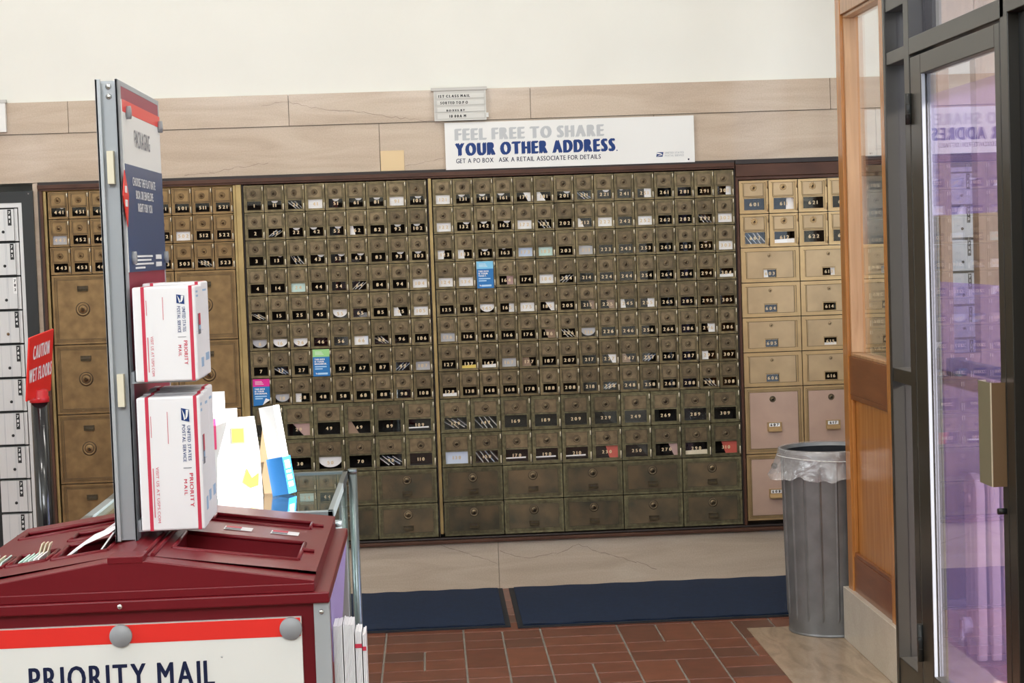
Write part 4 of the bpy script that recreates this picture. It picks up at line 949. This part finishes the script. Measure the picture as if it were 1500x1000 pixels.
# ---- boxes held beside the panel
def parcel(x0, x1, y0, y1, z0, z1, lab, group, front=True):
    t = thing('mailing_box', lab, 'box', ((x0+x1)/2, (y0+y1)/2, z0), group); w = x1-x0; h = z1-z0
    MB().box(x0, x1, y0, y1, z0, z1, m_card).build('carton', t, bevel=.0035)
    b = MB()
    for fx in (.135, .895): b.box(x0+w*fx, x0+w*(fx+.055), y0-.0005, y1*.0+y0, z0, z1, m_redp); b.box(x0+w*fx, x0+w*(fx+.055), y0, y1, z1, z1+.0005, m_redp)
    b.build('red_stripes', t)
    if front:
        b = MB(); D_ = Vector((0, 0, -1)); V = X_                    # text runs downwards
        yy = y0-.0004
        eagle(b, (x0+w*.700, yy, z1-h*.085), D_, V, h*.105, w*.125, m_navy, m_white)
        text(b, 'UNITED STATES', (x0+w*.785, yy, z1-h*.22), D_, V, h*.26, w*.052, m_navy, .01); text(b, 'POSTAL SERVICE', (x0+w*.705, yy, z1-h*.21), D_, V, h*.28, w*.052, m_navy, .01)
        b.box(x0+w*.70, x0+w*.83, yy-.0004, yy, z1-h*.537, z1-h*.533, m_navyd)
        text(b, 'PRIORITY', (x0+w*.790, yy, z1-h*.575), D_, V, h*.255, w*.060, m_redp, .015); text(b, 'MAIL', (x0+w*.70, yy, z1-h*.62), D_, V, h*.12, w*.052, m_redp, .015, track=.25)
        text(b, 'VISIT US AT USPS.COM', (x0+w*.265, yy, z1-h*.52), D_, V, h*.42, w*.045, m_redtx, .01)
        b.box(x0+w*.213, x0+w*.228, yy-.0003, yy, z1-h*.90, z1-h*.53, m_redtx)
        b.box(x0+w*.213, x0+w*.222, yy-.0003, yy, z1-h*.30, z1-h*.14, m_redtx); b.box(x0+w*.475, x0+w*.484, yy-.0003, yy, z1-h*.35, z1-h*.11, m_redtx)
        b.build('front_print', t)
    b = MB(); xx = x1+.0004; d = y1-y0
    if not front:
        b.box(x1, xx, y0+d*.2, y0+d*.7, z1-h*.10, z1-h*.08, m_lblue); b.box(x1, xx, y0+d*.3, y0+d*.8, z1-h*.84, z1-h*.76, m_lblue); b.build('side_print', t); return
    b.box(x1, xx, y0+d*.25, y0+d*.62, z1-h*.52, z1-h*.30, m_greyphoto); b.box(x1, xx+.0003, y0+d*.36, y0+d*.62, z1-h*.42, z1-h*.30, m_redp); b.box(x1, xx+.0003, y0+d*.36, y0+d*.62, z1-h*.47, z1-h*.43, m_lblue)
    b.box(x1, xx, y0+d*.1, y0+d*.4, z1-h*.12, z1-h*.10, m_lblue); b.box(x1, xx, y0+d*.1, y0+d*.36, z1-h*.075, z1-h*.055, m_lblue); b.box(x1, xx, y0+d*.55, y0+d*.9, z1-h*.88, z1-h*.78, m_lblue); b.box(x1, xx, y0, y1, z1-h*.487, z1-h*.485, m_lblue)
    b.build('side_print', t)
parcel(-.6275, -.5015, -4.382, -4.275, 1.289, 1.480, 'front white priority mail box with red stripes of the upper pair beside the panel', 'white mailing boxes beside the panel')
parcel(-.6240, -.5030, -4.272, -4.158, 1.289, 1.486, 'white mailing box right behind the front box of the upper pair', 'white mailing boxes beside the panel', False)
parcel(-.6290, -.5015, -4.382, -4.305, .986, 1.257, 'front white priority mail box with red stripes of the lower row, above the kiosk tray', 'white mailing boxes beside the panel')
parcel(-.6280, -.5030, -4.302, -4.232, .986, 1.260, 'second white mailing box of the lower row', 'white mailing boxes beside the panel', False)
parcel(-.6270, -.5035, -4.229, -4.150, .986, 1.264, 'rearmost white mailing box of the lower row behind two others', 'white mailing boxes beside the panel', False)

# ================================================================== GLASS DISPLAY CASE
c = thing('display_case', 'glass topped display case with grey metal frame behind the kiosk', 'display case', (-.57, -3.35, 0))
X0, X1, YB0, YB1, ZC_ = -.885, -.262, -3.745, -2.955, .921
b = MB()
for x0, x1, y0, y1 in ((X0, X0+.022, YB0, YB1), (X1-.030, X1-.016, YB0, YB1), (X0, X1-.016, YB0, YB0+.02), (X0, X1-.016, YB1-.022, YB1)): b.box(x0, x1, y0, y1, ZC_-.024, ZC_, m_casemetal)
b.build('top_frame', c, bevel=.0015)
for x, y in ((X1-.003, YB1-.006), (X1-.010, YB0+.012), (X0+.006, YB1-.006), (X0+.006, YB0+.012)):
    zt = ZC_ if y > -3.2 else ZC_-.03
    b = MB(); b.cyl((x, y, 0), (x, y, zt-.010), .0125, m_casemetal, 18); b.cyl((x, y, zt-.008), (x, y, zt+.004), .0130, m_casemetal, 18); b.build('corner_post', c)
MB().box(X0+.022, X1-.030, YB0+.020, YB1-.022, ZC_-.010, ZC_-.004, m_casetop).build('glass_top', c)
MB().box(X1-.022, X1-.018, YB0+.020, YB1-.022, .32, ZC_-.024, m_casetop).build('glass_side', c)
MB().box(X0+.02, X1-.03, YB1-.016, YB1-.012, .32, ZC_-.024, m_casemetal).build('back_panel', c)
MB().box(X0+.02, X1-.026, YB0+.02, YB1-.02, .60, .606, m_casetop).build('glass_shelf', c)
b = MB(); b.box(X0+.01, X1-.02, YB0+.01, YB1-.01, .05, .32, m_black); b.build('cabinet_base', c)
tag(MB().box(-.52, -.34, -3.62, -3.40, .8, .8+.004, m_lblue).build('paper', None, (-.43, -3.5, .8)), None) if False else None
for i, (x, y, mt, nm) in enumerate(((-.44, -3.45, m_lblue, 'pale blue'), (-.36, -3.25, m_white, 'white'))):
    b = MB(); b.box(x-.07, x+.07, y-.10, y+.10, .6065, .640, mt); tag(b.build('stationery_pack', None, (x, y, .6065)), '%s flat pack lying on the shelf inside the glass case' % nm, 'pack')
# goods standing on the case, in the sun
zc = ZC_-.004
def rot(cx, cy, cz, yaw=0, tilt=0, roll=0): return Matrix.Translation((cx, cy, cz)) @ Matrix.Rotation(radians(yaw), 4, 'Z') @ Matrix.Rotation(radians(roll), 4, 'Y') @ Matrix.Rotation(radians(tilt), 4, 'X')
t = thing('greeting_card_pack', 'large white greeting card pack with small gold square and yellow print on the case', 'card pack', (-.535, -3.42, zc))
b = MB(); b.xf = rot(-.535, -3.42, zc, 6, -7); b.prism([(-.055, 0), (.060, 0), (.056, .12), (.046, .208), (-.020, .206), (-.052, .10)], 'y', -.006, .006, m_white); b.build('white_sleeve', t)
b = MB(); b.xf = rot(-.535, -3.42, zc, 6, -7); b.box(-.014, .020, -.0072, -.006, .140, .180, m_kraft); b.box(-.011, .017, -.0076, -.0072, .143, .177, m_goldprint); b.build('picture_square', t)
b = MB(); b.xf = rot(-.535, -3.42, zc, 6, -7); b.prism([(.010, .040), (.030, .024), (.050, .030), (.052, .062), (.034, .050), (.022, .075)], 'y', -.0072, -.006, m_goldprint); b.build('yellow_print', t)
t = thing('greeting_card_pack', 'white card pack with pink card showing at its left side, behind the boxes', 'card pack', (-.600, -3.36, zc))
b = MB(); b.xf = rot(-.595, -3.36, zc, 4, -6); b.box(-.050, .055, -.005, .005, 0, .225, m_white); b.build('white_sleeve', t)
b = MB(); b.xf = rot(-.595, -3.36, zc, 4, -6); b.box(-.028, .000, -.0065, -.005, .120, .200, m_pinkfoil); b.build('pink_card', t)
t = MB(); t.xf = rot(-.625, -3.29, zc, 0, -5); t.box(-.05, .045, -.004, .004, 0, .265, m_white); tag(t.build('envelope_pack', None, (-.625, -3.29, zc)), 'tallest white pack half hidden by the lower mailing boxes', 'card pack')
t = thing('brochure_holder', 'leaning brochure holder with blue front and overexposed white top on the case', 'brochure holder', (-.435, -3.38, zc))
R_ = rot(-.425, -3.40, zc, -24, 0, -9)
b = MB(); b.xf = R_; b.box(-.024, .024, -.012, .030, .002, .098, m_blueprint); b.build('blue_front', t)
b = MB(); b.xf = R_; b.box(-.022, .022, -.006, .024, .098, .232, m_white); b.build('white_leaflets', t)
b = MB(); b.xf = R_; 
for z0, z1 in ((.02, .032), (.038, .05), (.056, .062), (.068, .088)): b.box(.0240, .0246, -.004, .020, z0, z1, m_white)
b.box(-.0245, -.024, .0, .02, .12, .20, m_greyphoto); b.build('print', t)
b = MB(); b.prism([(-.478, zc), (-.446, zc), (-.452, zc+.11), (-.470, zc+.21), (-.486, zc+.10)], 'y', -3.352, -3.348, m_kraft); b.build('cardboard_easel', t)

# ================================================================== CAUTION SIGN ON ITS POLE
t = thing('wet_floor_sign', 'red caution wet floors sign on a black pole at the left', 'sign', (-1.475, -1.33, 0))
cx, cy = -1.482, -1.33
b = MB(); b.cyl((cx, cy, .04), (cx, cy, 1.030), .0315, m_poleblk, 28); b.build('pole', t)
b = MB(); b.lathe([(.036, 0), (.036, .018), (.033, .022), (.033, .042), (.028, .048), (.0001, .048)], (cx, cy, 1.022), (0, 0, 1), m_redplast, 28); b.build('red_cap', t)
b = MB(); b.lathe([(.18, 0), (.18, .02), (.05, .045), (.0001, .045)], (cx, cy, 0), (0, 0, 1), m_poleblk, 28); b.build('base', t)
R_ = Matrix.Translation((cx-.004, cy, 1.045)) @ Matrix.Rotation(radians(77), 4, 'Z') @ Matrix.Rotation(radians(9), 4, 'X') @ Matrix.Rotation(radians(-7), 4, 'Y')
b = MB(); b.xf = R_; b.box(-.100, .100, -.004, .004, .0, .238, m_red); b.build('sign_plate', t, bevel=.003)
b = MB(); b.xf = R_
text(b, 'CAUTION', (0, -.0042, .150), X_, Z_, .135, .052, m_white, .05, 'c'); text(b, 'WET FLOORS', (0, -.0042, .066), X_, Z_, .185, .052, m_white, .05, 'c'); b.build('lettering', t)

# ================================================================== TRASH CAN
t = thing('trash_can', 'ribbed galvanised steel trash can with clear liner on the marble slab', 'trash can', (1.490, -1.142, .0045))
cx, cy = 1.490, -1.142; zb = .0045
b = MB(); n = 192; prof = [(.1645, 0), (.1655, .004), (.1635, .010), (.1640, .055), (.1645, .075), (.176, .665), (.1765, .68), (.181, .692), (.185, .700), (.185, .712), (.178, .712), (.170, .690), (.150, .03)]
vs = []
for j, (r, z) in enumerate(prof):
    for i in range(n):
        a = 2*pi*i/n; rr = r
        if 4 <= j <= 5 and i % 11 == 0: rr = r+.0045
        vs.append((cx+rr*cos(a), cy+rr*sin(a), zb+z))
fs = [(j*n+i, j*n+(i+1)%n, (j+1)*n+(i+1)%n, (j+1)*n+i) for j in range(len(prof)-1) for i in range(n)]
b.add(vs, fs, m_galv, False); b.add([(cx+.1645*cos(2*pi*i/48), cy+.1645*sin(2*pi*i/48), zb) for i in range(48)], [tuple(range(48))], m_galv)
b.build('can_body', t)
b = MB(); b.lathe([(.1675, .700), (.146, .05), (.0001, .045)], (cx, cy, zb), (0, 0, 1), m_liner_in, 36, cap=False); b.build('dark_inside', t)
b = MB(); vs = []; n = 120
rl = random.Random(5); ph = [rl.uniform(0, 6) for _ in range(6)]
def wob(a, s_): return s_*(sin(5*a+ph[0])*.5+sin(11*a+ph[1])*.35+sin(19*a+ph[2])*.25)
prof = [(.1775, .7145, .0), (.182, .7165, .0), (.1880, .715, .0008), (.190, .700, .002), (.193, .668, .004), (.200, .635, .009), (.206, .607, .013)]
for j, (r, z, s_) in enumerate(prof):
    for i in range(n):
        a = 2*pi*i/n; flare = .030*max(0, cos(a-pi*1.02))**6*max(0, (.70-z))/.095 if j > 2 else 0
        rr = r+wob(a+z*6, s_)+flare; zz = z+(wob(a*1.3+2, .012) if j == len(prof)-1 else 0)
        vs.append((cx+rr*cos(a), cy+rr*sin(a), zb+zz))
b.add(vs, [(j*n+i, j*n+(i+1)%n, (j+1)*n+(i+1)%n, (j+1)*n+i) for j in range(len(prof)-1) for i in range(n)], m_bag, True); b.build('clear_liner', t)
b = MB(); n = 60; P_ = [(cx+.195*cos(2*pi*i/n), cy+.195*sin(2*pi*i/n), zb+.683+.006*sin(2*pi*i/n*2+1)) for i in range(n)]
for p0, p1 in zip(P_, P_[1:]+P_[:1]): b.cyl(p0, p1, .0016, m_white, 6)
b.build('liner_band', t)

# ================================================================== MATS, RADIATOR
def matrug(x0, x1, y0, y1, lab):
    t = thing('floor_mat', lab, 'floor mat', ((x0+x1)/2, (y0+y1)/2, 0), 'blue floor mats under the mailboxes')
    MB().box(x0, x1, y0, y1, .0005, .006, m_matedge).build('rubber_edge', t)
    b = MB(); nx = 60; vs = []
    ys = (y0+.022, y1-.014)
    for i in range(nx+1):
        x = x0+.022+(x1-x0-.044)*i/nx
        for y in ys: vs.append((x, y, .0115+.0012*sin(i*.9)))
    b.add(vs, [(2*i, 2*i+2, 2*i+3, 2*i+1) for i in range(nx)], m_mat)
    b.box(x0+.022, x1-.022, ys[0], ys[1], .006, .0095, m_mat); b.build('pile', t)
matrug(-1.05, .250, -.835, -.02, 'left dark blue floor mat partly behind the display case')
matrug(.278, 2.05, -.865, -.025, 'right dark blue floor mat running behind the trash can')
t = thing('radiator', 'cream cast iron radiator seen through the glass door', 'radiator', (1.96, -1.68, 0))
for i in range(7):
    x = 1.895+.052*i; y = -1.70+.0*i
    b = MB()
    for dx in (-.012, .012) if False else (0,):
        pts = [(y-.075, .06), (y-.068, .0), (y-.045, .0), (y-.040, .06), (y+.040, .06), (y+.045, .0), (y+.068, .0), (y+.075, .06), (y+.075, .62), (y+.060, .655), (y+.02, .668), (y-.02, .668), (y-.060, .655), (y-.075, .62)]
        b.prism(pts, 'x', x-.017, x+.017, m_radiator)
    for yy in (-.05, 0, .05): b.cyl((x, y+yy, .07), (x, y+yy, .63), .021, m_radiator, 12)
    b.cyl((x-.026, y, .12), (x+.026, y, .12), .018, m_radiator, 12); b.cyl((x-.026, y, .58), (x+.026, y, .58), .018, m_radiator, 12)
    b.build('section', t, bevel=.006)
b = MB(); b.cyl((1.842, -1.70, .12), (1.872, -1.70, .12), .03, m_whitecab, 16); b.cyl((1.842, -1.70, 0), (1.842, -1.70, .14), .011, m_steel, 12); b.build('valve', t)
SC.cycles.transparent_max_bounces = 16
SC.cycles.max_bounces = 8
